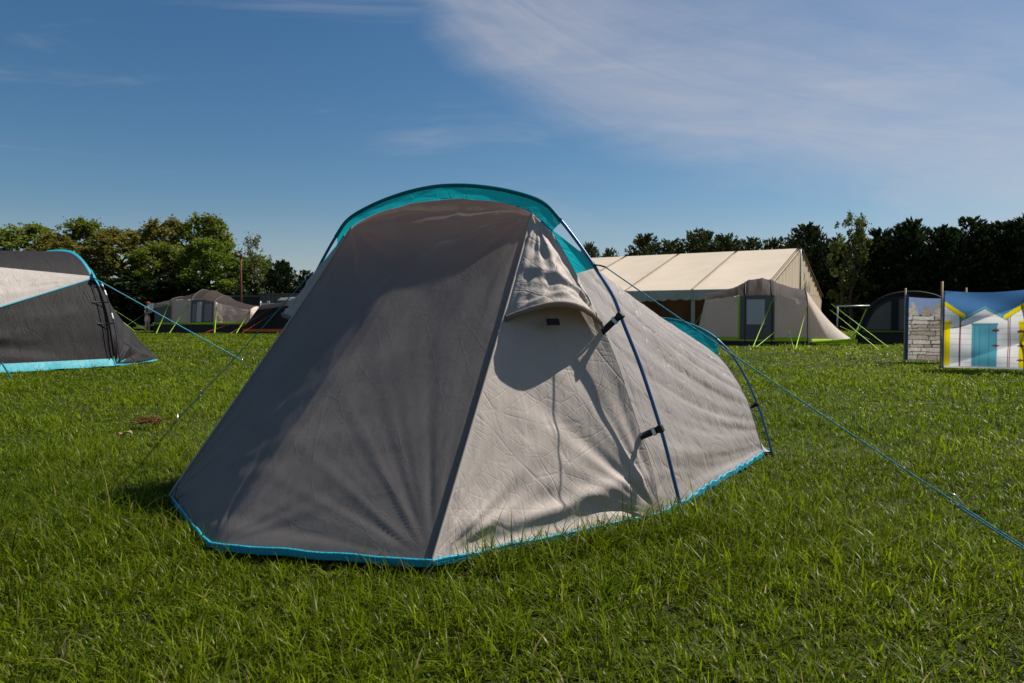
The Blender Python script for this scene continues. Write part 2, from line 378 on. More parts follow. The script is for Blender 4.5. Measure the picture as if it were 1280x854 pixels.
# ------------------------------------------------------------------ main tent: survey points
RF = G(856, 655); LF = G(330, 580)                       # the two feet of the large pole arch
ARU = (LF - RF); AW = np.linalg.norm(ARU); ARU = ARU / AW       # along the arch
ARN = np.array([ARU[1], -ARU[0], 0.0])                          # the arch plane's normal
if np.dot(ARN, np.array([0, -1, 0])) < 0: ARN = -ARN              # pointing to the porch side
ARB = -ARN
def arch_pt(s, z, off=0.0): return RF + ARU * s + np.array([0, 0, z]) + ARN * off
def sym(P, n=161):
    """a full symmetric arch from its right half (s, z)"""
    P = np.array(P, float); W2 = AW / 2
    full = np.vstack([P, np.stack([AW - P[::-1][:, 0], P[::-1][:, 1]], 1)])
    return catmull(full, n)
pole2 = sym([(0, 0), (.05, .19), (.10, .37), (.19, .63), (.27, .82), (.32, .94), (.40, 1.06), (.48, 1.17), (.57, 1.28), (.66, 1.365), (.82, 1.425), (1.0, 1.465), (1.16, 1.483)])
pole3 = np.array([arch_pt(s, z) for s, z in pole2])
seam_px = [(826, 655), (816, 590), (802, 545), (787, 500), (771, 452), (748, 398), (725, 354), (692, 295), (664, 266), (625, 253), (590, 250)]
sp = []
for x, y in seam_px:
    q = onplane(x, y, RF + ARN * .02, ARN); sp.append((float(np.dot(q - RF, ARU)), float(q[2])))
sp[0] = (sp[0][0], 0.02)
seam2 = sym(sp + [(1.10, sp[-1][1] + .012)], 241)
SEAM_TOP = max(seam2[:, 1])
def seam_at_z(z, side):                              # point of the fabric arch at height z on one side
    h_ = len(seam2) // 2
    if side > 0: a = seam2[:h_ + 1]
    else: a = seam2[h_:][::-1]
    k = np.maximum.accumulate(a[:, 1])
    s = np.interp(z, k + np.arange(len(k)) * 1e-7, a[:, 0]); return arch_pt(s, z, .02)
A = G(540, 705, .045); Cn = G(262, 684, .035); B = G(212, 620, .03)
zT = sp[8][1] - .004
T_R, T_L = seam_at_z(zT, 1), seam_at_z(zT, -1)
root = empty('tunnel_tent', tuple((RF + LF) / 2 * np.array([1, 1, 0])), 'large grey tunnel tent with teal sleeves and blue poles in the middle of the field', 'tent')

def bow(P, amt, nrm):                                  # a shallow sag, zero on the borders
    n_, m_ = P.shape[:2]; a = np.sin(np.linspace(0, math.pi, n_))[:, None] * np.sin(np.linspace(0, math.pi, m_))[None]
    return P + a[..., None] * amt * nrm
def folds(P, corners, seed):
    """creases radiating from the pulled corners"""
    nr = grid_normals(P); D = np.zeros(P.shape[:2]); rs = np.random.default_rng(seed)
    ctr = P.reshape(-1, 3).mean(0)
    for c_, amp, r0, freq in corners:
        c_ = np.asarray(c_); ax = ctr - c_; ax /= np.linalg.norm(ax)
        nn = nr.reshape(-1, 3).mean(0); bx = np.cross(nn, ax); bx /= np.linalg.norm(bx)
        q = P - c_; r = np.linalg.norm(q, axis=2); th = np.arctan2(q @ bx, q @ ax)
        wv = sum(a * np.sin(k * freq * th + rs.uniform(0, 6)) for a, k in ((1, 1), (.6, 1.7), (.45, 2.9)))
        D += amp * wv * np.minimum(1, r / .22) * np.exp(-r / r0)
    n_, m_ = P.shape[:2]
    edge = np.minimum(1, np.minimum(np.arange(n_), n_ - 1 - np.arange(n_)) / 6)[:, None] * np.minimum(1, np.minimum(np.arange(m_), m_ - 1 - np.arange(m_)) / 6)[None]
    return P + nr * (D * edge)[..., None]

# --- front (porch) panel
NV, NU = 150, 170
def seam_sec(n):                                        # seam arch section over the top between the two side seams
    zz = seam2; h_ = len(zz)
    s0 = np.dot(T_R - RF, ARU); s1 = np.dot(T_L - RF, ARU)
    sel = zz[(zz[:, 0] > s0) & (zz[:, 0] < s1) & (zz[:, 1] > zT - .01)]
    P = np.array([T_R] + [arch_pt(s, z, .02) for s, z in sel] + [T_L]); return resample(P, n)
top = seam_sec(NU)
def hem_curve(n):
    # a small radius at the peg corner
    a = A + (Cn - A) * .93; b = Cn + (B - Cn) * .14
    mid = (a + b) / 2 * .35 + Cn * .65
    return resample(np.array([A, A + (Cn - A) * .5, a, mid, b, B]), n)
hem = hem_curve(NU)
t = np.linspace(0, 1, NV)[:, None, None]
prof = t ** 1.0
P = top[None] * (1 - prof) + hem[None] * prof
nfront = ARN * .8 + np.array([0, 0, .6])
hang = np.interp(t, np.linspace(0, 1, 11), [0, .48, .86, 1, .98, .90, .76, .58, .38, .18, 0])
hang = np.convolve(np.pad(hang.ravel(), 9, 'reflect', reflect_type='odd'), np.ones(19) / 19, 'valid')[:, None, None]
P = P - hang * (.010 + .020 * np.sin(np.linspace(0, np.pi, NU))[None, :, None] ** 1.5) * nfront
# cloth rises softly out of the seam line, then falls straight
P = P + (np.sin(np.pi * np.clip(t, 0, 1)) ** 2 * np.clip(1 - t * 1.15, 0, 1)) * .0 * nfront
P = folds(P, [(A, .0020, .45, 22), (Cn, .0030, .35, 11), (B, .0042, .60, 15), (T_L, .004, .5, 11), (T_R, .003, .4, 11)], 3)
front_edge_R, front_edge_L = P[:, 0].copy(), P[:, -1].copy()
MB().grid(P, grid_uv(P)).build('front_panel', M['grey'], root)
# sewn seams down both edges of the front panel
for e in (front_edge_R, front_edge_L):
    q = MB(); q.tube(e + nfront * .004, .006, 6); q.build('side_seam', M['side'], root)

# --- side panels with the hooded vents
def side_panel(side, edge, corner, seed):
    z = np.linspace(zT - .01, .03, NV)
    order = np.argsort(edge[:, 2]); ez = edge[order]
    Lp = np.stack([np.interp(z, ez[:, 2], ez[:, k]) for k in range(3)], 1)
    Rp = np.array([seam_at_z(q, side) for q in z])
    nu = 110; a = np.linspace(0, 1, nu)[None, :, None]
    return Lp[:, None] * (1 - a) + Rp[:, None] * a
def panel_normal(P, ref):
    n_ = grid_normals(P)[20:-5, 5:-5].reshape(-1, 3).mean(0); n_ /= np.linalg.norm(n_)
    return n_ if np.dot(n_, ref) > 0 else -n_
for side, edge, corner, seed in ((1, front_edge_R, A, 5), (-1, front_edge_L, B, 6)):
    P0 = side_panel(side, edge, corner, seed)
    nrm = panel_normal(P0, np.array([0, -1, .3]) if side > 0 else -ARU * -1 + np.array([0, 0, .3]))
    foot = P0[-1, -1]
    P = bow(P0, -.02, nrm)
    # a slack fold that lies along the hem
    vv = np.linspace(0, 1, NV)[:, None]; uu = np.linspace(0, 1, P.shape[1])[None]
    lip = np.exp(-((vv - (.905 + .03 * np.sin(uu * 5))) / .028) ** 2) * .020 - np.exp(-((vv - (.955)) / .03) ** 2) * .018
    P = P + nrm * (lip * np.sin(np.pi * uu) ** .7)[..., None]
    P = folds(P, [(corner, .010, .5, 12), (foot, .009, .45, 12), (P0[0, 0], .009, .35, 8)], seed)
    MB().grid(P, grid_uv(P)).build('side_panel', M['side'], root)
    # the hood: cloth that leaves the panel and stands off on a wired rim
    zv = np.linspace(zT - .03, .03, NV)
    zr, nh, mh = .845, 60, 60
    a = np.linspace(0, 1, mh)[None]; wv = np.linspace(0, 1, nh)[:, None]
    zz = (zT - .05) + (zr - (zT - .05)) * wv - .035 * a * wv + (.032 if side > 0 else 0) * np.sin(np.pi * a) * wv
    H = np.zeros((nh, mh, 3))
    zg = np.linspace(zT - .01, .03, NV)[::-1]
    for j in range(mh):
        col = P0[::-1, int(round(j / (mh - 1) * (P0.shape[1] - 1)))]
        for k in range(3): H[:, j, k] = np.interp(zz[:, j], zg, col[:, k])
    off = (.118 if side > 0 else .085) * (np.sin(np.pi * a) ** .75) * wv ** 1.15
    H = H + nrm * (off + .006)[..., None]
    H = folds(H, [(H[0, 30], .010, .5, 10), (H[-1, 0], .012, .25, 12), (H[-1, -1], .014, .3, 12)], seed + 20)
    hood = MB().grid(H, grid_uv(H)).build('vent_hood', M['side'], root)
    rimc = H[-1]; inn = np.array([0, 0, -1.0])
    rb = MB(); rows = []
    for k in range(mh):                                   # rolled lip
        c_ = rimc[k]; rows.append([c_ + nrm * .004 + np.array([0, 0, .003]), c_ + nrm * .009 + inn * .004, c_ + nrm * .006 + inn * .018, c_ + inn * .021 - nrm * .001, c_ - nrm * .004 + inn * .010])
    rb.grid(rows, close=True); rb.build('hood_rim', M['grey'], hood)
    # black grip tab on the panel under the hood
    c_ = np.array([np.interp(.815, zg, P0[::-1, 50, k]) for k in range(3)]) + nrm * .035
    ax = np.cross([0, 0, 1.0], nrm); ax /= np.linalg.norm(ax); up = np.cross(nrm, ax); up = up / np.linalg.norm(up)
    if side > 0:
        MB().box(c_, (.062, .030, .006), [ax, up, nrm]).build('vent_tab', M['black'], root, False, .004)

# --- rear arch, roof and tail
R2 = G(966, 571)
rear_half = [(0, 0), (.045, .17), (.10, .33), (.19, .52), (.29, .66), (.42, .76), (.60, .825), (.80, .845)]
W2 = 1.60
def rear_full(P, n=161):
    P = np.array(P, float); return catmull(np.vstack([P, np.stack([W2 - P[::-1][:, 0], P[::-1][:, 1]], 1)]), n)
rear2 = rear_full(rear_half)
def rear_pt(s, z, off=0): return R2 + ARU * s + np.array([0, 0, z]) + ARN * off
rpole = np.array([rear_pt(s, z) for s, z in rear2])
rseam2 = rear_full([(.05, .03), (.085, .16), (.135, .31), (.215, .47), (.31, .59), (.43, .675), (.60, .73), (.79, .745)], 241)
rseam = np.array([rear_pt(s, z, .03) for s, z in rseam2])
mseam = resample(np.array([arch_pt(s, z, .017) for s, z in seam2]), 241)
rseam_r = resample(rseam, 241)
tt = np.linspace(0, 1, 110)[None, :, None]
P = mseam[:, None] * (1 - tt) + rseam_r[:, None] * tt
nr = grid_normals(P); sgn = 1 if nr[120, 50, 2] > 0 else -1; nr = nr * sgn
ar = np.linspace(0, 1, 241)[:, None]; xx = np.linspace(0, 1, 110)[None]
ah = np.where(ar < .5, ar, 1 - ar)
ph = ah * 40 + xx * 11.0 * (ah * 2) ** .5
wv = (vnoise(ph, xx * 1.3 + 3, 3) - .5) * .026 + (vnoise(ph * 2.1, xx * 2, 4) - .5) * .012 + (vnoise(ar * 60, xx * 30, 6) - .5) * .004
sag = -.022 * np.sin(np.pi * xx) * np.sin(np.pi * ar) ** .3
P = P + nr * ((wv + 0 * sag) * np.sin(np.pi * xx) ** .5 + sag)[..., None]
# the hem runs out to the ground line
MB().grid(P.transpose(1, 0, 2), grid_uv(P.transpose(1, 0, 2))[..., ::-1]).build('roof_panel', M['silver'], root)
roofP = P
# rear end panel: from the small arch down to a rounded hem
tail = np.array([rear_pt(s, .02, -.22 * math.sin(math.pi * min(1, max(0, (s - .0) / W2))) ** .5 - .02) for s in np.linspace(.02, W2 - .02, 241)])
tl = np.linspace(0, 1, 50)[None, :, None]
P = rseam_r[:, None] * (1 - tl) + tail[:, None] * tl
P = bow(P, .02, ARB)
MB().grid(P, grid_uv(P)).build('rear_panel', M['side'], root)
tail_hem = tail

# --- unseen dark inner sheet added behind the arch to shade the lower front panel
it = []
for f_ in np.linspace(0, 1, 12):
    it.append([arch_pt(AW / 2 + (s - AW / 2) * .95, min(z, 1.13) * f_ + .03, -.10 - .10 * f_ * (1 - f_)) for s, z in seam2[::3]])
MB().grid(it, grid_uv(np.array(it))).build('inner_light_block', M['char'], root)
# --- poles
MB().tube(pole3, .0078, 10).build('pole', M['pole'], root)
MB().tube(rpole, .0070, 10).build('pole', M['pole'], root)

# --- teal sleeves over the crowns of both arches
def band(outer, inner, name):
    n_ = len(outer); k = 14; tt_ = np.linspace(0, 1, k)[:, None, None]
    P_ = outer[None] * (1 - tt_) + inner[None] * tt_
    P_ = P_ + ARN * (.004 * np.sin(np.pi * tt_))
    P_ = P_ + np.array([0, 0, 1]) * ((vnoise(np.arange(n_)[None] * .22, np.arange(k)[:, None] * .15, 8) - .5) * .012)[..., None] * np.sin(np.pi * tt_)
    q = MB(); q.grid(P_, grid_uv(P_.transpose(1, 0, 2)).transpose(1, 0, 2)); o = q.build(name, M['teal'], root)
    e = MB(); e.tube(outer + ARN * .014, .0095, 8); e.build('sleeve_edge', M['teal'], o)
    return o
def sect(curve, s0, s1, n, mk):
    sel = curve[(curve[:, 0] >= s0) & (curve[:, 0] <= s1)]
    return resample(np.array([mk(s, z) for s, z in sel]), n)
pz = lambda s, z: arch_pt(s, z, -.014)
def px_s(x, y, off=0):
    q = onplane(x, y, RF + ARN * off, ARN); return float(np.dot(q - RF, ARU))
s0o = px_s(702, 279); s0i = px_s(691, 294, .02)
hi = pole2[pole2[:, 1] > .9]; 
band(sect(hi, s0o, AW - s0o, 90, pz), sect(seam2[seam2[:, 1] > .9], s0i, AW - s0i, 90, lambda s, z: arch_pt(s, z, .024)), 'pole_sleeve')
rhi = rear2[rear2[:, 1] > .40]; rsh = rseam2[rseam2[:, 1] > .35]
band(sect(rhi, .33, W2 - .33, 70, lambda s, z: rear_pt(s, z, -.014)), sect(rsh, .325, W2 - .325, 70, lambda s, z: rear_pt(s, z, .032)), 'pole_sleeve')
# --- teal corner gussets at the guying points, guy loops and ropes
loops = {}
for side in (1, -1):
    k = 26; za = 1.275; zb = 1.035
    edge = np.array([seam_at_z(q, side) + ARN * .004 for q in np.linspace(za, zb, k)])
    hs = len(pole2) // 2; pp = pole2[:hs + 1] if side > 0 else pole2[hs:][::-1]
    def pole_z(q): return arch_pt(np.interp(q, pp[:, 1] + np.arange(len(pp)) * 1e-7, pp[:, 0]), q)
    tip = pole_z(1.075) + (-ARU if side > 0 else ARU) * .012
    rows = []
    for w_ in np.linspace(0, 1, 16):
        rr = edge * (1 - w_) + (tip + (edge - edge.mean(0)) * .10)[:] * w_
        rows.append(rr + ARN * .005 * math.sin(math.pi * w_))
    rows = np.array(rows)
    # hollow lower edge, as pulled cloth has
    gs = MB().grid(rows, grid_uv(rows)).build('corner_gusset', M['teal'], root)
    e = MB().tube(edge, .006, 6); e.build('gusset_piping', M['hem'], gs)
    out_ = -ARU if side > 0 else ARU
    lp = tip + out_ * .045 + np.array([0, 0, -.012]); loops[side] = lp
    MB().ribbon([tip - out_ * .01, tip + out_ * .02 + np.array([0, 0, -.004]), lp], .022, np.cross(out_, ARN), .003).build('guy_loop', M['black'], root)
    # straps with clips
    for z_, dz in ((.80, .055), (.36, .025)):
        a_ = seam_at_z(z_ - .01, side); b_ = pole_z(z_ + dz)
        m_ = a_ * .45 + b_ * .55
        dd = b_ - a_; ln = np.linalg.norm(dd); dd /= ln; up_ = np.cross(ARN, dd)
        st = MB().ribbon([a_ - dd * .012 + ARN * .004, m_ + ARN * .006, b_ + dd * .012], .028, ARN, .002).build('pole_strap', M['black'], root)
        bk = MB(); bk.box(m_ + dd * ln * .12 + ARN * .009, (.016, .036, .008), [dd, up_, ARN]); bk.build('buckle', M['metal'], st, False, .003)
        cl_ = MB(); cl_.box(b_ + ARN * .002, (.024, .034, .026), [dd, up_, ARN]); cl_.build('pole_clip', M['black'], st, False, .006)
for z_ in (.30,):
    for side in (1, -1):
        so = np.interp(z_ + .015, rear2[:81, 1], rear2[:81, 0]); si = np.interp(z_, rseam2[:121, 1], rseam2[:121, 0])
        f_ = (lambda s: s) if side > 0 else (lambda s: W2 - s)
        a_ = rear_pt(f_(si), z_, .03); b_ = rear_pt(f_(so), z_ + .015)
        st = MB().ribbon([a_ - (b_ - a_) * .2, b_], .026, ARN, .002).build('pole_strap', M['black'], root)
        dd = (b_ - a_) / np.linalg.norm(b_ - a_)
        MB().box(b_, (.022, .034, .024), [dd, np.cross(ARN, dd), ARN]).build('pole_clip', M['black'], st, False, .006)

def runner_on(p, q, f, parent, ropemat, r, slack=.012):
    """short tail of doubled line below the runner, and the runner itself"""
    c_ = p + (q - p) * f; dd = (q - p) / np.linalg.norm(q - p)
    up_ = np.cross(np.cross(dd, [0, 0, 1]), dd); up_ /= np.linalg.norm(up_)
    sd = np.cross(dd, up_)
    rn = MB(); rn.tube([c_ - dd * .028 + up_ * .012, c_ - dd * .01 + up_ * .016, c_ + dd * .02 + up_ * .006, c_ + dd * .028 - up_ * .006, c_ + dd * .012 - up_ * .014], .0035, 8)
    rn.tube([c_ + dd * .005 - up_ * .012, c_ + dd * .022 - up_ * .010], .007, 8); rn.build('rope_runner', M['metal'], parent)
pegR = G(1302, 698, .02); pegL = G(222, 523, .02)
for side, peg, f in ((1, pegR, .835), (-1, pegL, .76)):
    p = loops[side]; dd = (peg - p) / np.linalg.norm(peg - p); sdv = np.cross(dd, [0, 0, 1]); sdv /= np.linalg.norm(sdv)
    c_ = p + (peg - p) * f
    q = MB(); n_ = 30
    sagp = [p + (peg - p) * k / n_ + np.array([0, 0, -.012 * math.sin(math.pi * k / n_)]) for k in range(n_ + 1)]
    q.tube(sagp, .0030, 6)
    k0 = int(f * n_)
    q.tube([a + sdv * .006 - np.array([0, 0, .008]) for a in sagp[k0:]], .0030, 6)
    ro = q.build('guy_rope', M['rope'], root)
    runner_on(p, peg, f, ro, M['rope'], .003)
    pg = MB(); pg.tube([peg + np.array([0, 0, .04]) - dd * .0, peg + np.array([-dd[0] * .02, -dd[1] * .02, -.12])], .0035, 8); pg.build('tent_peg', M['metal'], ro)

# --- hem tape, groundsheet edge, peg loops
def hem_tape(pts, name='hem_tape', w_=.022, out=None, m_=None):
    q = MB(); rows = []
    for i, p in enumerate(pts):
        tg = pts[min(len(pts) - 1, i + 1)] - pts[max(0, i - 1)]; tg = tg / (np.linalg.norm(tg) + 1e-9)
        o_ = np.cross(tg, [0, 0, 1.0]); o_ /= np.linalg.norm(o_) + 1e-9
        if np.dot(o_, p - ctr2) < 0: o_ = -o_
        wz_ = np.array([0, 0, 0.004 * (vnoise(p[0] * 9 + 40, p[1] * 9 + 40, 5) - .5) * 2]); rr = []
        for k_ in range(7):
            f_ = .5 - k_ / 6; rr.append(p + wz_ + o_ * (.0075 if k_ % 2 else .0035) + np.array([0, 0, w_ * 1.25 * f_]))
        rr += [p + wz_ - o_ * .003 - np.array([0, 0, w_ * .6]), p + wz_ - o_ * .003 + np.array([0, 0, w_ * .6])]
        rows.append(rr)
    q.grid(rows, close=True); return q.build(name, m_ or M['hem'], root)
ctr2 = (RF + LF + A + B + Cn + R2) / 6
hem_f = hem.copy(); hem_tape(hem_f)
rs_ = np.array([A * (1 - k) + seam_at_z(.03, 1) * k for k in np.linspace(0, 1, 40)]); hem_tape(rs_)
ls_ = np.array([B * (1 - k) + seam_at_z(.03, -1) * k for k in np.linspace(0, 1, 40)]); hem_tape(ls_)
for row in (roofP[0], roofP[-1]):
    k = np.arange(len(row)); e = row.copy(); e[:, 2] = .026 + .012 * (vnoise(k * .33, k * 0, 2) - .5) + .004 * np.sin(k * .9); hem_tape(e, w_=.026)
hem_tape(tail_hem[::3])
poly = [RF + ARU * .07, A, A * .06 + Cn * .94, Cn * .9 + B * .1, B, LF - ARU * .07, rear_pt(W2 - .05, 0), tail_hem[-20], tail_hem[120], tail_hem[20], rear_pt(.05, 0)]
FOOT = [np.array([p[0], p[1]]) for p in poly]
cc = np.mean(FOOT, 0)
gsq = MB(); ring0 = [np.array([*(cc + (p - cc) * .97), .004]) for p in FOOT]; ring1 = [np.array([*(cc + (p - cc) * .965), .05]) for p in FOOT]
gsq.add(ring0, [tuple(range(len(FOOT)))]); gsq.grid([ring0, ring1], close=True)
gsq.build('groundsheet', M['sheet'], root, False)
for p, dr in ((A, ARN), (Cn, ARN), (B, ARN + ARU)):
    dr = dr / np.linalg.norm(dr)
    q = MB().ribbon([p + dr * -.01, p + dr * .03 + np.array([0, 0, -.022]), p + dr * .05 + np.array([0, 0, -.045])], .02, np.array([0, 0, 1]), .002)
    q.build('peg_loop', M['black'], root)

# ------------------------------------------------------------------ charcoal tent at the left edge
def left_tent():
    foot = G(143, 459); apex = np.array([-8.38, 13.2, 0]); dirn = (apex - foot); dirn[2] = 0; hw = np.linalg.norm(dirn); dirn /= hw
    axis = np.array([-abs(dirn[1]), -abs(dirn[0]), 0]) * np.array([1, 1, 1]); axis /= np.linalg.norm(axis)
    rt = empty('charcoal_tent', tuple(foot + dirn * hw), 'charcoal tent with a pale stripe and teal ground flap, cut off by the left edge', 'tent')
    half = [(0, 0.02), (.06, .28), (.16, .68), (.34, 1.10), (.58, 1.46), (.86, 1.76), (1.2, 1.95), (1.55, 2.02), (hw, 2.04)]
    def arch(k, sc=1.0):
        P_ = np.array(half); full = np.vstack([P_, np.stack([2 * hw - P_[:-1][::-1][:, 0], P_[:-1][::-1][:, 1]], 1)])
        c2 = catmull(full, 241); base = foot + axis * k
        return np.array([base + dirn * (hw + (s - hw) * sc) + np.array([0, 0, z * sc]) for s, z in c2])
    A1, A0 = arch(0), arch(3.4, .97)
    def strip(r1, r0, nn=70, sg=-.05, amp=.02, seed=1):
        i1 = np.linspace(r1[0], r1[1], 60) * 240; i0 = np.linspace(r0[0], r0[1], 60) * 240
        c1 = np.stack([np.interp(i1, np.arange(241), A1[:, k]) for k in range(3)], 1); c0 = np.stack([np.interp(i0, np.arange(241), A0[:, k]) for k in range(3)], 1)
        q = np.linspace(0, 1, nn)[None, :, None]; P_ = c1[:, None] * (1 - q) + c0[:, None] * q
        n_ = grid_normals(P_); n_ = n_ * (1 if n_[30, 30, 1] < 0 or n_[30, 30, 2] > .5 else -1)
        xx_ = np.linspace(0, 1, nn)[None]; aa = np.linspace(0, 1, 60)[:, None]
        D = sg * np.sin(np.pi * xx_) * np.sin(np.pi * aa) + (vnoise(aa * 6 - xx_ * 4, xx_ * 5 + aa * 3, seed) - .5) * amp * np.sin(np.pi * xx_) * np.sin(np.pi * aa) ** .5
        return P_ + n_ * D[..., None]
    def at_z(z):
        k = int(np.argmax(A1[:121, 2] >= z)); return k / 240
    sh = at_z(1.50); SHI = int(sh * 240)
    lines = []
    P_ = strip((.012, sh), (.012, .055), amp=.08, seed=2); MB().grid(P_, grid_uv(P_)).build('lower_wall', M['char'], rt); lines.append(P_[-1])
    P_ = strip((sh, sh + .008), (.055, .325), sg=-.02, seed=4); MB().grid(P_, grid_uv(P_)).build('stripe_panel', M['tan'], rt)
    P_ = strip((sh + .008, .62), (.325, .60), seed=5); MB().grid(P_, grid_uv(P_)).build('roof_panel', M['char'], rt)
    P_ = strip((.62, .99), (.60, .99), seed=6); MB().grid(P_, grid_uv(P_)).build('far_wall', M['char'], rt)
    MB().tube(lines[0], .014, 6).build('piping', M['ropelight'], rt)
    # end porch: from the arch down to a pegged nose
    nose = G(197, 452); far = A1[-1]
    hemp = resample(np.array([A1[0] + np.array([.02, 0, 0]), A1[0] * .45 + nose * .55 + np.array([.05, -.05, 0]), nose, nose * .5 + far * .5 + np.array([.6, .5, 0]), far]), 241); hemp[:, 2] = .06
    q = np.linspace(0, 1, 50)[None, :, None]; e1 = A1 - axis * .03
    P_ = e1[:, None] * (1 - q) + hemp[:, None] * q; P_ = bow(P_, -.12, -axis + np.array([0, 0, .4]))
    P_ = folds(P_, [(nose, .03, 1.2, 10), (A1[0], .03, .8, 8)], 9)
    MB().grid(P_, grid_uv(P_)).build('end_panel', M['char'], rt)
    # the end wall out of frame
    cap_ = np.array([A0[::4], A0[::4] * .5 + A0.mean(0) * .5, np.repeat(A0.mean(0)[None], len(A0[::4]), 0)]); MB().grid(cap_).build('end_panel', M['char'], rt)
    # teal sleeve over the arch and corner
    i0, i1 = SHI - 2, int(.66 * 240)
    wv_ = np.clip((np.linspace(0, 1, i1 - i0)), 0, 1)
    outer = A1[i0:i1] * 1.0 + np.array([0, 0, .03]); inner = A1[i0:i1] + axis * .05 + np.array([0, 0, -.03]); back = A1[i0:i1] - axis * .10 + np.array([0, 0, -.10])
    Bd = np.stack([inner, outer, back]); MB().grid(Bd, grid_uv(Bd)).build('pole_sleeve', M['hem'], rt)
    shp = A1[SHI]; tip = atY(117, 347.5, shp[1] - .1)
    gq = MB(); gq.grid(np.array([[A1[i] * (1 - k) + tip * k - axis * .05 * (1 - k) for k in np.linspace(0, 1, 6)] for i in range(SHI - 7, SHI + 10)])); gq.build('corner_gusset', M['hem'], rt)
    # teal ground flap
    fl0 = np.array([A0[3] * (1 - k) + A1[3] * k for k in np.linspace(0, 1, 50)]); fl0 = np.vstack([fl0, np.array([A1[3] * (1 - k) + nose * k for k in np.linspace(.05, 1, 20)])])
    fl0[:, 2] = .135; fl0[-20:, 2] = np.linspace(.13, .03, 20)
    wd = np.r_[np.full(50, .14), np.linspace(.14, .05, 20)]
    o_ = np.array([.30, -.95, 0]); fl1 = fl0 + o_ * wd[:, None]; fl1[:, 2] = .012
    Fq = np.stack([fl0 + np.array([0, 0, .01]), fl0 * .5 + fl1 * .5 - np.array([0, 0, .012]), fl1])
    Fq[1:, :, 2] += (vnoise(np.arange(70) * .35, np.zeros(70), 5) * .02)[None]
    MB().grid(Fq).build('ground_flap', M['skirtteal'], rt)
    # exposed leg of the pole with reflective collars, and webbing
    lg = A1[2:SHI - 2] - axis * .10 + np.array([.05, -.08, 0]); po = MB().tube(lg, .010, 8).build('pole', M['black'], rt)
    for f_ in (.50, .80, .93):
        k = int(f_ * len(lg)); MB().tube(lg[k:k + 5], .014, 8).build('reflective_collar', M['white'], po)
    for f_ in (.45, .72):
        k = int(f_ * len(lg)); MB().ribbon([A1[2 + k] + axis * .10 + np.array([-.05, -.05, 0]), lg[k]], .02, axis + np.array([0, 0, .2]), .003).build('pole_strap', M['black'], rt)
    MB().tube(A1[4:SHI - 2] + axis * .04 + np.array([0, -.04, 0]), .006, 6).build('zip_seam', M['black'], rt)
    peg = G(303, 451, .02)
    ro = MB().tube([tip * (1 - k) + peg * k for k in np.linspace(0, 1, 20)], .011, 6).build('guy_rope', M['ropelight'], rt)
    MB().tube([peg + np.array([0, 0, .04]), peg - np.array([0, 0, .1])], .006, 6).build('tent_peg', M['metal'], ro)
    a_ = atY(-6, 440, 11.6); b_ = G(14, 473, .01)
    ro = MB().ribbon([a_, b_], .025, (0, -1, .3), .003).build('guy_rope', M['ropelight'], rt)
    return [A0[0], A1[0], nose, far, A0[-1]]
LEFT_FOOT = left_tent()

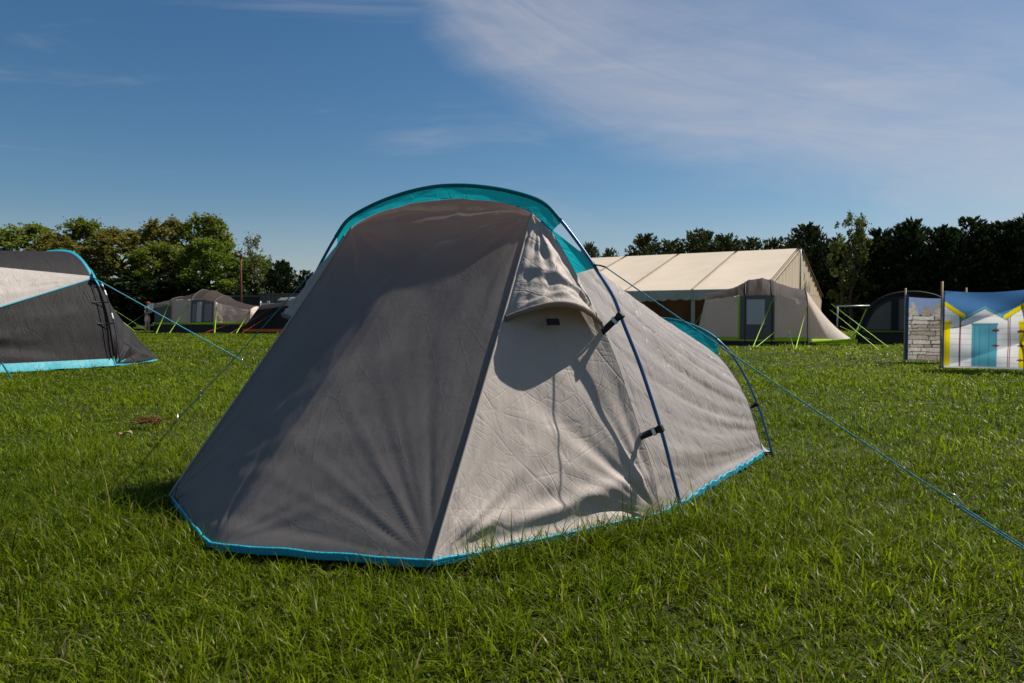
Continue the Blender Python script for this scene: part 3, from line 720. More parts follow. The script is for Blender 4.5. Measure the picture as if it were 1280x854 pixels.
# ------------------------------------------------------------------ family tents
def loft_tent(rt, org, ang, st, sod=.10, band_h=.07, roofm='famroof', lime=True, wallm='famwall', endm='famwall'):
    """st: stations (x, half depth, shoulder inset, shoulder z, ridge z). Returns a local->world map"""
    ca, sa = math.cos(ang), math.sin(ang)
    Wd = lambda x, y, z: np.array([org[0] + ca * x - sa * y, org[1] + sa * x + ca * y, z])
    def prof(s_, a):                                     # a: 0 front hem .. 1 back hem
        x, hd, ins, zs, zr = s_
        if a < .3: k = a / .3; return Wd(x, -hd + ins * k ** 1.6, zs * k)
        if a > .7: k = (1 - a) / .3; return Wd(x, hd - ins * k ** 1.6, zs * k)
        k = (a - .3) / .4; y = (-hd + ins) * (1 - 2 * k); rise = (1 - abs(2 * k - 1) ** 2.0); return Wd(x, y, zs + (zr - zs) * rise)
    st = np.array(st, float); xs_ = np.linspace(0, len(st) - 1, (len(st) - 1) * 12 + 1)
    stf = np.stack([np.interp(xs_, np.arange(len(st)), st[:, k]) for k in range(5)], 1)
    sagk = np.array([math.sin(math.pi * (q % 1)) for q in xs_])
    stf[:, 4] -= sagk * .02; stf[:, 3] -= sagk * .015
    aw = np.linspace(.0, .3, 20); ar_ = np.linspace(.3, .7, 24)
    z0 = sod + band_h
    def sheet(al, name, m_, zlo=None):
        P_ = np.array([[prof(s_, a) for s_ in stf] for a in al])
        n_ = P_.shape; P_ = P_ + grid_normals(P_) * ((vnoise(np.arange(n_[0])[:, None] * .45, np.arange(n_[1])[None] * .35, 12) - .5) * .022)[..., None]
        if zlo is not None: P_[..., 2] = np.maximum(P_[..., 2], zlo)
        MB().grid(P_, grid_uv(P_)).build(name, m_, rt)
    sheet(aw, 'wall', M[wallm], z0); sheet(ar_, 'roof', M[roofm]); sheet(np.linspace(.7, 1, 14), 'wall', M[wallm], z0)
    for k in (0, -1):                                     # end walls
        s_ = stf[k]; al = np.linspace(0, 1, 50); rim_ = np.array([prof(s_, a) for a in al]); out_x = -1 if k == 0 else 1
        base = np.array([Wd(s_[0] + out_x * .30 * math.sin(math.pi * a) ** .5, -s_[1] + 2 * s_[1] * a, z0) for a in al])
        q = np.linspace(0, 1, 14)[:, None, None]; P_ = rim_[None] * (1 - q) + base[None] * q; P_[..., 2] = np.maximum(P_[..., 2], z0)
        MB().grid(P_, grid_uv(P_)).build('end_wall', M[endm], rt)
    # sod flap and coloured hem all round
    loop = [Wd(s_[0], -s_[1], 0) for s_ in stf] + [Wd(stf[-1][0] + .30 * math.sin(math.pi * a) ** .5, -stf[-1][1] + 2 * stf[-1][1] * a, 0) for a in np.linspace(.05, .95, 14)] + \
           [Wd(s_[0], s_[1], 0) for s_ in stf[::-1]] + [Wd(stf[0][0] - .30 * math.sin(math.pi * a) ** .5, stf[0][1] - 2 * stf[0][1] * a, 0) for a in np.linspace(.05, .95, 14)]
    loop = np.array(loop); c_ = loop.mean(0)
    def ringz(z, k): r_ = c_ + (loop - c_) * k; r_[:, 2] = z; return r_
    MB().grid([ringz(0.0, 1.006), ringz(sod, 1.0)], close=True).build('skirt', M['skirtdark'], rt)
    MB().grid([ringz(sod, 1.002), ringz(z0 + .012, .9985)], close=True).build('hem_band', M['lime' if lime else 'orange'], rt)
    return Wd, prof, st, stf
def front_patch(rt, prof, stf, x0, x1, z0, z1, name, m_, off=.012, cut=0):
    """a panel that lies on the front wall between two lengths and heights"""
    rows = []
    for z in np.linspace(z0, z1, 10):
        row = []
        for x in np.linspace(x0 + cut * (1 - (z - z0) / (z1 - z0)) * 0, x1, 12):
            s_ = [np.interp(x, stf[:, 0], stf[:, k]) for k in range(5)]
            a = .3 * min(1, z / s_[3])
            a0 = prof(s_, a); a1 = prof(s_, min(.3, a + .01)); row.append(a0)
        rows.append(row)
    P_ = np.array(rows); n_ = grid_normals(P_); n_ = n_ * np.where(n_[..., 1:2] > 0, -1, 1)
    return MB().grid(P_ + n_ * off, grid_uv(P_)).build(name, m_, rt)
def lime_ropes(rt, prs, m_='limerope', wd=.022):
    for a_, b_ in prs:
        a_, b_ = np.asarray(a_), np.asarray(b_)
        MB().ribbon([a_, b_], wd, np.cross(np.cross(b_ - a_, [0, 0, 1]), b_ - a_), .004).build('guy_rope', M[m_], rt)

# the tent on the right, near the marquee
org = (7.50, 22.7); ang = math.atan2(19.6 - 21.3, 8.75 - 6.1) * .55
rt = empty('family_tent', (*org, 0), 'grey and brown family tent with lime ropes in front of the cream marquee', 'tent', 'grey family tents with lime trim')
Wd, prof, st, stf = loft_tent(rt, org, ang, [(-1.32, 1.0, .26, 1.38, 1.60), (-.60, 1.3, .25, 1.46, 1.74), (-.36, 1.4, .2, 1.49, 1.84), (-.05, 1.46, .2, 1.51, 2.02), (.34, 1.48, .2, 1.51, 2.07), (.66, 1.45, .2, 1.49, 2.00), (.85, 1.4, .24, 1.46, 1.88), (1.62, 1.1, .24, 1.34, 1.66)], sod=.13, band_h=.10)
front_patch(rt, prof, stf, -.32, .66, .17, 1.58, 'door', M['fampanel'])
front_patch(rt, prof, stf, -.10, .40, .62, 1.36, 'door_window', M['winlight'], .022)
front_patch(rt, prof, stf, -.34, -.29, .17, 1.58, 'door_piping', M['lime'], .024)
front_patch(rt, prof, stf, .63, .67, .17, 1.58, 'door_piping', M['fampanel'], .024)
def canopy(x0, x1, zs, rise, dep, name, m_):
    P_ = []
    for k in np.linspace(0, 1, 12):
        row = []
        for x in np.linspace(x0, x1, 14):
            s_ = [np.interp(x, stf[:, 0], stf[:, j]) for j in range(5)]; e = math.sin(math.pi * (x - x0) / (x1 - x0)) ** .6
            row.append(Wd(x, -s_[1] + s_[2] + (-dep * k) * (0.25 + .75 * e), s_[3] + .05 + rise * e * (1 - k * .75) - .02 * k))
        P_.append(row)
    P_ = np.array(P_); MB().grid(P_, grid_uv(P_)).build(name, m_, rt)
for x in (-.15, .60, 1.60):
    s_ = [np.interp(x, stf[:, 0], stf[:, j]) for j in range(5)]
    MB().tube([prof(s_, a) + np.array([0, -.012, .012]) for a in np.linspace(0.02, .6, 40)], .012, 6).build('pole', M['black'], rt)
# end awning on the right: pale sheet stretched to the ground
e0 = [np.interp(1.62, stf[:, 0], stf[:, j]) for j in range(5)]
al = np.linspace(.0, .75, 30); rim_ = np.array([prof(e0, a) for a in al]); bs = np.array([Wd(1.70 + 1.28 * k, -1.16 + .55 * k, .10) for k in np.linspace(0, 1, 30)])
q = np.linspace(0, 1, 20)[:, None, None]; P_ = rim_[None] * (1 - q) + bs[None] * q; P_ = P_ + np.array([0, 0, .02]) * np.sin(np.pi * q)
MB().grid(P_, grid_uv(P_)).build('end_sheet', M['famwall'], rt)
MB().ribbon([bs[0] + [.01, -.03, .03], bs[29] + [.03, -.01, .03]], .13, (.5, -.86, 0), .004).build('sheet_hem', M['lime'], rt)
Y0 = 20.2
lime_ropes(rt, [(atY(967, 372, 21.0), G(941, 434.5)), (atY(971, 413, 20.9), G(944, 435)), (atY(921, 375, 21.5), G(893, 421)), (atY(986, 413, 20.8), G(992, 436)), (atY(1010, 379, 20.9), G(994.5, 436.5)),
                (atY(886, 378, 21.9), G(862, 417)), (atY(1039, 380, 21.2), G(1113, 436)), (atY(1037, 387, 21.1), G(1098, 437)), (atY(1050, 408, 20.9), G(1100, 430)),
                (atY(1078, 408, 21.0), G(1058, 428)), (atY(1068, 425, 20.6), G(1055, 433)), (atY(1060, 433, 20.2), G(1072, 437))], wd=.018)

# the tent on the left, below the trees
org = (-15.75, 38.6); rt = empty('family_tent', (*org, 0), 'grey domed family tent with a dark skirt below the trees on the left', 'tent', 'grey family tents with lime trim')
Wd, prof, st, stf = loft_tent(rt, org, 0.0, [(-2.75, 1.3, .15, 1.55, 1.62), (-1.8, 1.6, .15, 1.72, 1.90), (-1.3, 1.7, .15, 1.74, 2.02), (-.65, 1.8, .2, 1.78, 2.28), (-.2, 1.8, .2, 1.76, 2.26), (.45, 1.7, .2, 1.62, 1.95), (.9, 1.5, .2, 1.45, 1.70), (2.1, 1.2, .2, 1.20, 1.40)], sod=.46, band_h=.09)
front_patch(rt, prof, stf, -.72, .50, .56, 1.72, 'door', M['fampanel'])
front_patch(rt, prof, stf, -.85, -.68, .56, 1.74, 'door_edge', M['famwall'], .03); front_patch(rt, prof, stf, -.38, -.14, .58, 1.60, 'door_curtain', M['winlight'], .03)
front_patch(rt, prof, stf, .42, .58, .56, 1.72, 'door_edge', M['famwall'], .03)
front_patch(rt, prof, stf, -.60, -.42, .62, 1.5, 'door_window', M['mesh'], .022); front_patch(rt, prof, stf, 0, .34, .62, 1.5, 'door_window', M['mesh'], .022)
q = MB(); q.grid([[Wd(-2.74, -1.30, z) + np.array([-.01, -.02, 0]) , Wd(-1.75, -1.62, z) + np.array([0, -.02, 0])] for z in (.56, 1.5)]); q.build('window_flap', M['fampanel'], rt)
e1 = Wd(3.0, -1.0, .5); s_ = stf[-1]
rim_ = np.array([prof(s_, a) for a in np.linspace(.0, .62, 24)]); bs = np.array([Wd(2.88, -1.25 + 1.4 * k, .40) for k in np.linspace(0, 1, 24)])
q = np.linspace(0, 1, 14)[:, None, None]; P_ = rim_[None] * (1 - q) + bs[None] * q; P_ = P_ + np.array([0, 0, -.1]) * np.sin(np.pi * q)
MB().grid(P_, grid_uv(P_)).build('end_sheet', M['famwall'], rt)
MB().ribbon([bs[0], bs[-1]], .14, (1, -.2, .3), .004).build('sheet_hem', M['lime'], rt)
for x in (-1.8, -.65, .45, 2.1):
    s_ = [np.interp(x, stf[:, 0], stf[:, j]) for j in range(5)]
    MB().tube([prof(s_, a) + np.array([0, -.015, .015]) for a in np.linspace(0.0, .6, 40)], .016, 6).build('pole', M['fampanel'], rt)
lime_ropes(rt, [(Wd(-1.82, -1.50, 1.7), Wd(-2.1, -2.5, 0)), (Wd(-.85, -1.62, 1.5), Wd(-1.4, -2.6, 0)), (Wd(.55, -1.5, 1.4), Wd(.75, -2.3, 0)), (Wd(2.05, -1.05, 1.1), Wd(1.8, -2.2, 0)), (Wd(-2.7, -1.2, 1.4), Wd(-4.3, -2.2, 0.02))], wd=.045)
MB().grid([[Wd(-3.05, -1.35, 1.15), Wd(-2.80, -1.32, 1.22)], [Wd(-3.0, -1.35, 1.52), Wd(-2.74, -1.32, 1.56)]]).build('side_vent', M['white'], rt)

# small pale tent half hidden behind the charcoal one
org = (-24.3, 41.5); rt = empty('pale_tent', (*org, 0), 'small pale tent with lime ropes half hidden behind the charcoal tent', 'tent')
Wd, prof, st, stf = loft_tent(rt, org, .15, [(-1.3, 1.1, .3, 1.4, 1.75), (.1, 1.1, .3, 1.45, 1.95), (.75, 1.0, .3, 1.3, 1.75), (1.2, .9, .3, .7, 1.15)], sod=.34, band_h=.02, wallm='tan', endm='tan', lime=True)
lime_ropes(rt, [(Wd(.9, -.5, 1.45), Wd(2.7, -.9, .02)), (Wd(.9, -.3, 1.3), Wd(2.2, -1.2, .02)), (Wd(1.0, -.2, 1.5), Wd(3.0, .2, .02))], wd=.05)
MB().ribbon([Wd(1.3, -1.25, .1), Wd(1.75, -1.25, .1)], .16, (0, -1, .2), .01).build('orange_flap', M['orange'], rt)

# dark tent with orange trim behind the main tent
org = (-11.9, 37.0); rt = empty('dark_tent', (*org, 0), 'dark tent with orange ropes and orange hem, mostly hidden behind the main tent', 'tent')
Wd, prof, st, stf = loft_tent(rt, org, 0, [(-1.6, .5, .1, .45, .6), (-.9, 1.0, .2, 1.2, 1.45), (.6, 1.1, .2, 1.4, 1.7), (2.0, 1.0, .2, 1.1, 1.4)], sod=.10, band_h=.12, roofm='char', wallm='char', endm='char', lime=False)
lime_ropes(rt, [(Wd(.0, -1.0, 1.35), Wd(-1.95, -1.5, .05)), (Wd(.55, -1.0, 1.35), Wd(-1.4, -1.6, .05)), (Wd(-.95, -.8, 1.2), Wd(-2.6, -1.4, .9)), (Wd(-1.6, -.9, .7), Wd(-3.3, -1.7, .02))], 'orange', .08)

# ------------------------------------------------------------------ marquee
def marquee():
    Z1 = 34.7; c1 = np.array([.353 * Z1, Z1, 0]); gd = np.array([.515, .857, 0]); rd = np.array([-.857, .515, 0]); W_, Lb, nb = 18.0, 3.62, 6
    He, Hr = 2.22, 4.86; rt = empty('marquee', tuple(c1), 'long cream marquee with a pitched roof behind the grey family tent on the right', 'marquee')
    Pm = lambda l, w_, z: c1 + rd * l + gd * w_ + np.array([0, 0, z])
    for a, b, nm in ((0, W_ / 2, 'roof_slope'), (W_, W_ / 2, 'roof_slope')):
        k1, k2 = 12, nb * 10 + 1; P_ = np.zeros((k1, k2, 3))
        for i, q in enumerate(np.linspace(0, 1, k1)):
            for j, l_ in enumerate(np.linspace(0, Lb * nb, k2)):
                P_[i, j] = Pm(l_, a + (b - a) * q, He + (Hr - He) * q - .10 * math.sin(math.pi * q) * abs(math.sin(math.pi * l_ / Lb)))
        rf = MB().grid(P_).build(nm, M['cream'], rt)
        if a == 0:
            for j in range(nb + 1):
                q = MB().ribbon([Pm(j * Lb + (.06 if j == 0 else 0), W_ / 2 * t_, He + (Hr - He) * t_ + .015) for t_ in np.linspace(0, 1, 8)], .13, (0, -.3, 1), .012); q.build('roof_seam', M['creamseam'], rf)
    # gable
    zz = [[Pm(-.01, W_ * q, z) for q in np.linspace(0, 1, 60)] for z in (0, 0)]
    P_ = []
    for t_ in np.linspace(0, 1, 16):
        P_.append([Pm(-.02 - .05 * math.sin(q * 120) * .5 * (.3 + t_), W_ * q, He + (Hr - He) * (1 - abs(2 * q - 1)) * t_) for q in np.linspace(0, 1, 120)])
    MB().grid(P_).build('gable', M['cream'], rt)
    P_ = [[Pm(-.01, W_ * q, He * t_) for q in np.linspace(0, 1, 60)] for t_ in (0, 1)]; MB().grid(P_).build('gable_wall', M['cream'], rt)
    MB().tube([Pm(-.05, W_ / 2, He), Pm(-.05, W_ / 2, Hr)], .05, 8).build('gable_post', M['alu'], rt)
    for e in (0, 1):
        MB().ribbon([Pm(-.06, W_ * e + (W_ / 2 - W_ * e) * t_, He + (Hr - He) * t_ + .02) for t_ in np.linspace(0, 1, 6)], .13, (.2, -.3, 1), .02).build('gable_edge', M['creamseam'], rt)
    # scalloped valance along the eave, posts, dim interior
    n_ = nb * 60; rows = [[], [], []]
    for j in range(n_ + 1):
        l_ = Lb * nb * j / n_; sc = .50 + .07 * abs(math.sin(j * math.pi / 10)) + .04 * math.sin(j * .07)
        o_ = -.05 + .03 * math.sin(j * .45)
        rows[0].append(Pm(l_, -.02, He)); rows[1].append(Pm(l_, o_, He - sc * .5)); rows[2].append(Pm(l_, o_ * 1.4, He - sc))
    MB().grid(rows).build('valance', M['valance'], rt)
    for j in range(nb + 1):
        MB().box(Pm(j * Lb, .12, He / 2), (.16, .16, He), [rd, gd, np.array([0, 0, 1])]).build('post', M['greenpost'], rt, False, .01)
    MB().box(Pm(.9, .12, He * .5), (.09, .09, He), [rd, gd, np.array([0, 0, 1])]).build('post', M['greenpost'], rt, False, .01)
    P_ = [[Pm(l_, W_ * .30, z) for l_ in np.linspace(0, Lb * nb, 20)] for z in (0, He)]; MB().grid(P_).build('dim_interior_sheet', mat('dim_interior_brown', (.085, .055, .038), .8, .2, noise=.3, nscale=.7), rt)  # brown sheet coloured dark to stand for the dim interior
    P_ = [[Pm(Lb * nb, W_ * q, He * t_) for q in np.linspace(0, 1, 12)] for t_ in (0, 1)]; MB().grid(P_).build('gable_wall', M['cream'], rt)
    P_ = [[Pm(l_, W_, He * t_) for l_ in np.linspace(0, Lb * nb, 12)] for t_ in (0, 1)]; MB().grid(P_).build('back_wall', M['cream'], rt)
    # a pale side sheet on the first bay
    P_ = [[Pm(l_, .2 + .05 * math.sin(l_ * 9), z) for l_ in np.linspace(.95, 1.9, 20)] for z in (0, He)]; MB().grid(P_).build('side_sheet', M['wood'], rt)
marquee()

# ------------------------------------------------------------------ arched awning, metal frame
def awning():
    c_ = G(1137, 430); W_ = 3.05; dep = 2.0; rt = empty('arched_awning', (c_[0], c_[1], 0), 'dark arched awning tent with a wide grey mesh window behind the stone print windbreak', 'awning')
    hw = W_ / 2
    half = [(-hw, 0), (-hw + .07, .30), (-hw + .22, .78), (-hw + .45, 1.20), (-hw + .80, 1.46), (-hw + 1.2, 1.58), (0, 1.60)]
    H_ = np.array(half); full = catmull(np.vstack([H_, np.stack([-H_[:-1][::-1][:, 0], H_[:-1][::-1][:, 1]], 1)]), 81)
    wa = -.48; cw, sw = math.cos(wa), math.sin(wa); F_ = lambda x, y, z: np.array([c_[0] + cw * x - sw * y, c_[1] + sw * x + cw * y, z])
    P_ = np.array([[F_(x * (1 - .05 * k), dep * k, z * (1 - .10 * k)) for k in np.linspace(0, 1, 10)] for x, z in full])
    MB().grid(P_, grid_uv(P_)).build('roof', M['fampanel'], rt)
    MB().tube([F_(x, -.02, z) for x, z in full], .055, 8).build('air_beam', M['char'], rt)
    MB().tube([F_(x * .98, -.05, z * .965) for x, z in full], .02, 6).build('beam_piping', M['black'], rt)
    cent = np.array([[0, .6]])
    def face(k, zlo, zhi, yo, name, m_):
        x_, z_ = full[:, 0] * k, np.clip(full[:, 1] * k, zlo, zhi)
        P2 = np.array([[F_(x, yo, zlo + (z - zlo) * t_) for x, z in zip(x_, z_)] for t_ in np.linspace(0, 1, 8)]); MB().grid(P2).build(name, m_, rt)
    face(.97, .02, 1.60, .02, 'front_wall', M['skirtdark']); face(.885, .44, 1.42, -.01, 'mesh_window', mat('grey_mesh', (.13, .13, .13), .6, .3, transl=.25, noise=.1, nscale=30))
    AXW = [np.array([cw, sw, 0]), np.array([-sw, cw, 0]), np.array([0, 0, 1])]
    MB().box(F_(-.42, -.03, .9), (.20, .02, .98), AXW).build('window_strap', M['char'], rt, False)
    MB().box(F_(0, -.04, .385), (2.66, .02, .045), AXW).build('hem_band', mat('dull_lime', (.14, .22, .012), .6, .3), rt, False)
    lime_ropes(rt, [(F_(-hw + .30, -.1, 1.1), F_(-hw - .02, -.6, .25)), (F_(-hw + .1, -.1, .5), F_(-hw - .15, -.5, .02))], wd=.035)
awning()
fz = 25.0
rt = empty('goal', (G(1068, 426)[0], fz, 0), 'thin grey metal goal frame standing in front of the dark hedge', 'goal frame')
a_, b_ = atY(1047, 383, fz), atY(1093, 382.5, fz); 
MB().tube([[a_[0], fz, 0], [a_[0], fz, a_[2]]], .028, 8).build('post', M['alu'], rt); MB().tube([[b_[0], fz, 0], [b_[0], fz, b_[2]]], .028, 8).build('post', M['alu'], rt)
MB().tube([[a_[0] - .03, fz, a_[2]], [b_[0] + .03, fz, b_[2]]], .03, 8).build('crossbar', M['alu'], rt)

# ------------------------------------------------------------------ printed windbreaks
def vcol_mat(name, transl=.38):
    m = bpy.data.materials.new(name); m.use_nodes = True; t_ = m.node_tree; n = t_.nodes; l = t_.links; p = n['Principled BSDF']
    a = n.new('ShaderNodeVertexColor'); a.layer_name = 'print'; l.new(a.outputs[0], p.inputs['Base Color']); p.inputs['Roughness'].default_value = .7; p.inputs['Specular IOR Level'].default_value = .2
    tr = n.new('ShaderNodeBsdfTranslucent'); l.new(a.outputs[0], tr.inputs[0]); q = n.new('ShaderNodeMixShader'); q.inputs[0].default_value = transl
    l.new(p.outputs[0], q.inputs[1]); l.new(tr.outputs[0], q.inputs[2]); l.new(q.outputs[0], n['Material Output'].inputs[0]); return m
PRINT = vcol_mat('printed_cotton')
def printed(rt, P0, P1, H_, W_, colour, folds_, seed, name='cloth'):
    nu, nv = int(W_ / .011), int(H_ / .011); uu, zz = np.meshgrid(np.linspace(0, W_, nu), np.linspace(0, H_, nv))
    dirn = (P1 - P0) / np.linalg.norm(P1 - P0); nn = np.array([dirn[1], -dirn[0], 0])
    if nn[1] > 0: nn = -nn
    D = folds_(uu, zz)
    P_ = P0 + dirn * uu[..., None] + np.array([0, 0, 1]) * (zz[..., None] + .05 - (.035 * np.abs(np.sin(np.pi * uu / 1.1)) * (zz / H_) ** 1.5)[..., None]) + nn * D[..., None]
    o = MB().grid(P_).build(name, PRINT, rt)
    col = colour(uu, zz); ca = o.data.color_attributes.new('print', 'FLOAT_COLOR', 'POINT'); ca.data.foreach_set('color', np.concatenate([col, np.ones(col.shape[:2] + (1,))], 2).astype(np.float32).ravel())
    return dirn, nn
def stones(uu, zz):
    col = np.zeros(uu.shape + (3,)); col[:] = (.05, .042, .038)
    rs = np.random.default_rng(4); z = 0.0
    wob = (vnoise(uu * 9, zz * 9, 2) - .5) * .03; wz = (vnoise(uu * 7, zz * 7, 3) - .5) * .028
    U, Z = uu + wob, zz + wz
    pal = [(.62, .54, .46), (.52, .44, .37), (.70, .63, .55), (.44, .35, .29), (.58, .49, .40), (.74, .69, .62)]
    while z < .76:
        hh = rs.uniform(.055, .095); x = -rs.uniform(0, .2)
        while x < uu.max():
            ww = rs.uniform(.12, .32) if rs.random() < .7 else rs.uniform(.3, .45)
            msk = (U > x + .008) & (U < x + ww - .006) & (Z > z + .006) & (Z < z + hh - .007)
            col[msk] = np.array(pal[rs.integers(len(pal))]) * rs.uniform(.85, 1.1); x += ww
        z += hh
    sky_ = zz > 0
    x = -.05
    topc = np.zeros(uu.shape, bool)
    while x < uu.max():                               # upright coping stones
        ww = rs.uniform(.06, .17); hh = rs.uniform(.14, .31); tl = rs.uniform(-.4, .4)
        q = U - x - tl * (Z - .76)
        msk = (q > .005) & (q < ww - .004) & (Z >= z - .0) & (Z < z + hh - 2.2 * np.abs(q - ww / 2) ** 1.5)
        col[msk] = np.array(pal[rs.integers(len(pal))]) * rs.uniform(.85, 1.1); topc |= msk; x += ww * rs.uniform(.78, 1.04)
    sk = (Z >= z + .03) & ~topc; col[sk] = (.30, .40, .66)
    fl = (Z >= z + .03) & topc; 
    col *= (.72 + .56 * vnoise(uu * 60, zz * 60, 9))[..., None] ** np.where(sk, .15, 1)[..., None]
    return col
def huts(uu, zz):
    uu = uu * 1.17
    col = np.zeros(uu.shape + (3,)); col[:] = (.075, .20, .42)
    white, yel, blu, teal_, red = np.array((.82, .82, .82)), np.array((.80, .64, .004)), np.array((.10, .36, .47)), np.array((.13, .36, .42)), np.array((.20, .05, .05))
    for k in (1, 3, 0, 2, 4):
        cx = -.09 + .74 * k; lx = np.abs(uu - cx); y_ = k % 2 == 0; hgt = (1.05 - .62 * lx) if y_ else (.955 - .56 * lx)
        main = yel if y_ else teal_; door = yel if y_ else blu
        inside = (lx < .37) & (zz < hgt); col[inside] = white
        brd = inside & (np.abs((zz * 11) % 1 - .5) > .45); col[brd] = white * .72
        rw = .45 if y_ else .415
        roof = (lx < rw) & (zz > hgt) & (zz < hgt + (.072 if y_ else .036)); col[roof] = main
        sh = (lx < rw) & (zz > hgt - .014) & (zz < hgt); col[sh] = main * .5
        col[(np.abs(lx - .362) < .006) & (zz < hgt)] = red
        dw = .215 if y_ else .19; dtop = .71 if y_ else .69
        dm = (lx < dw) & (zz < dtop) & (zz > .03); col[dm] = door
        col[dm & (np.abs(((uu - cx) * 14) % 1 - .5) > .44)] = door * .68
        col[(lx < dw + .02) & (zz > dtop) & (zz < dtop + .03)] = main; col[(lx < dw + .02) & (zz > dtop - .012) & (zz < dtop)] = main * .5
        for hz in ((.14, .36, .58) if y_ else (.36, .60)):
            sx = cx + (dw - .02 if not y_ else -dw + .02); col[(np.abs(uu - sx) < .055) & (np.abs(zz - hz) < .014)] = red; col[(np.hypot(uu - sx, zz - hz) < .024)] = red
    low = zz < .028; col[low] = (.55, .55, .56)
    hemc = uu < .035; col[hemc] = (.02, .06, .16)
    return col
# the stone print one stands a little further back
p0, p1 = G(1131, 453), G(1285, 455); W_ = float(np.linalg.norm(p1 - p0))
rt = empty('windbreak', tuple(p0), 'windbreak printed with a dry stone wall under blue sky', 'windbreak', 'printed windbreaks')
dirn, nn = printed(rt, p0, p1, 1.17, W_, stones, lambda a, b: .02 * np.sin(a * 5) * np.sin(b * 2) + .012 * (vnoise(a * 6, b * 2.2, 2) - .5), 1)
for k in np.arange(0, W_ + .01, W_ / 2):
    q = p0 + dirn * k; MB().tube([q + np.array([0, .02, -.05]), q + np.array([0, .02, 1.38])], .016, 8).build('pole', M['polewood'], rt)
MB().box(p0 + dirn * .02 + nn * .012 + np.array([0, 0, .66]), (.05, .012, 1.22), [dirn, nn, np.array([0, 0, 1])]).build('pole_pocket', mat('navy_hem', (.03, .08, .2), .7, .2), rt, False)
# the beach hut one
p0, p1 = G(1177, 463), G(1330, 468); p1 = p0 + (p1 - p0) / np.linalg.norm(p1 - p0) * 3.3
rt = empty('windbreak', tuple(p0), 'windbreak printed with yellow and blue beach huts, at the right edge', 'windbreak', 'printed windbreaks')
def hutfold(a, b):
    sw = .075 * (1 - np.abs(np.sin(a * 2.2 - b * 5.5))) ** 1.5 * 1.4 * np.exp(-((b - .62) / .5) ** 2) + .03 * np.sin((b * 11 + a * 4)) * np.exp(-a * .5)
    return sw + .02 * (vnoise(a * 3.5 - b * 3, b * 5 + a * 1.2, 7) - .5) - .03 * np.sin(np.pi * ((a / 1.1) % 1))
dirn, nn = printed(rt, p0, p1, 1.21, 3.3, huts, hutfold, 2)
for k in (0, 1.1, 2.2, 3.3):
    q = p0 + dirn * k; MB().tube([q + np.array([0, .03, -.05]), q + np.array([0, .03, 1.41 if k == 0 else 1.37])], .017, 8).build('pole', M['polewood'], rt)

# ------------------------------------------------------------------ fence, shed, lamp pole, barrier, car
zf = 44.0
def gx(x, Y): return (x - 640) / FPX * Y
rt = empty('sheet_fence', (gx(352, zf), zf, 0), 'dark green corrugated sheet fence behind the dark tent with orange ropes', 'fence')
P_ = []
xs_ = np.linspace(gx(325, zf), gx(560, zf), 900)
P_ = [[np.array([x, zf + .05 * math.sin((x) * 2 * math.pi / .28), z]) for x in xs_] for z in (0, 2.2)]
MB().grid(P_).build('sheeting', M['fence'], rt); MB().box(((xs_[0] + xs_[-1]) / 2, zf - .02, 2.24), (xs_[-1] - xs_[0], .14, .07)).build('top_rail', M['fence'], rt, False)
x0, x1 = gx(284, 44.2), gx(326, 44.2)
rt = empty('dark_shed', ((x0 + x1) / 2, 44.4, 0), 'low black shed behind the grey domed family tent', 'shed')
MB().box(((x0 + x1) / 2, 45.4, 1.03), (x1 - x0 - .15, 2.2, 2.06)).build('wall', M['darkshed'], rt, False)
MB().box(((x0 + x1) / 2, 45.4, 2.11), (x1 - x0 + .1, 2.4, .09)).build('roof', M['fence'], rt, False)
Y_ = 43.0; x_ = gx(302, Y_); rt = empty('lamp_pole', (x_, Y_, 0), 'tall rusty lamp pole in front of the trees on the left', 'lamp pole')
zt = .85 + (396 - 322) / FPX * Y_
MB().tube([[x_, Y_, 0], [x_, Y_, zt * .6], [x_, Y_, zt]], [.075, .065, .055], 8).build('post', M['rust'], rt)
hd = MB(); hd.box((x_ - .08, Y_, zt + .05), (.42, .25, .14)); hd.box((x_ - .24, Y_, zt + .14), (.12, .2, .18)); hd.build('lamp_head', M['rust'], rt, False, .02)
Y_ = 40.5; rt = empty('metal_barrier', (gx(337, Y_), Y_, 0), 'pale metal barrier in front of the green sheet fence', 'barrier')
zb = .85 + (396 - 379.5) / FPX * Y_
for x in (326, 352):
    MB().tube([[gx(x, Y_), Y_, 0], [gx(x, Y_), Y_, zb + (.12 if x == 326 else 0)]], .035, 8).build('post', M['alu'], rt)
MB().box((gx(339, Y_), Y_, zb - .03), (gx(352, Y_) - gx(326, Y_), .05, .10)).build('rail', M['alu'], rt, False, .01)
MB().box((gx(336, Y_), Y_ - .02, zb + .07), (.16, .08, .14)).build('latch', M['alu'], rt, False, .02)

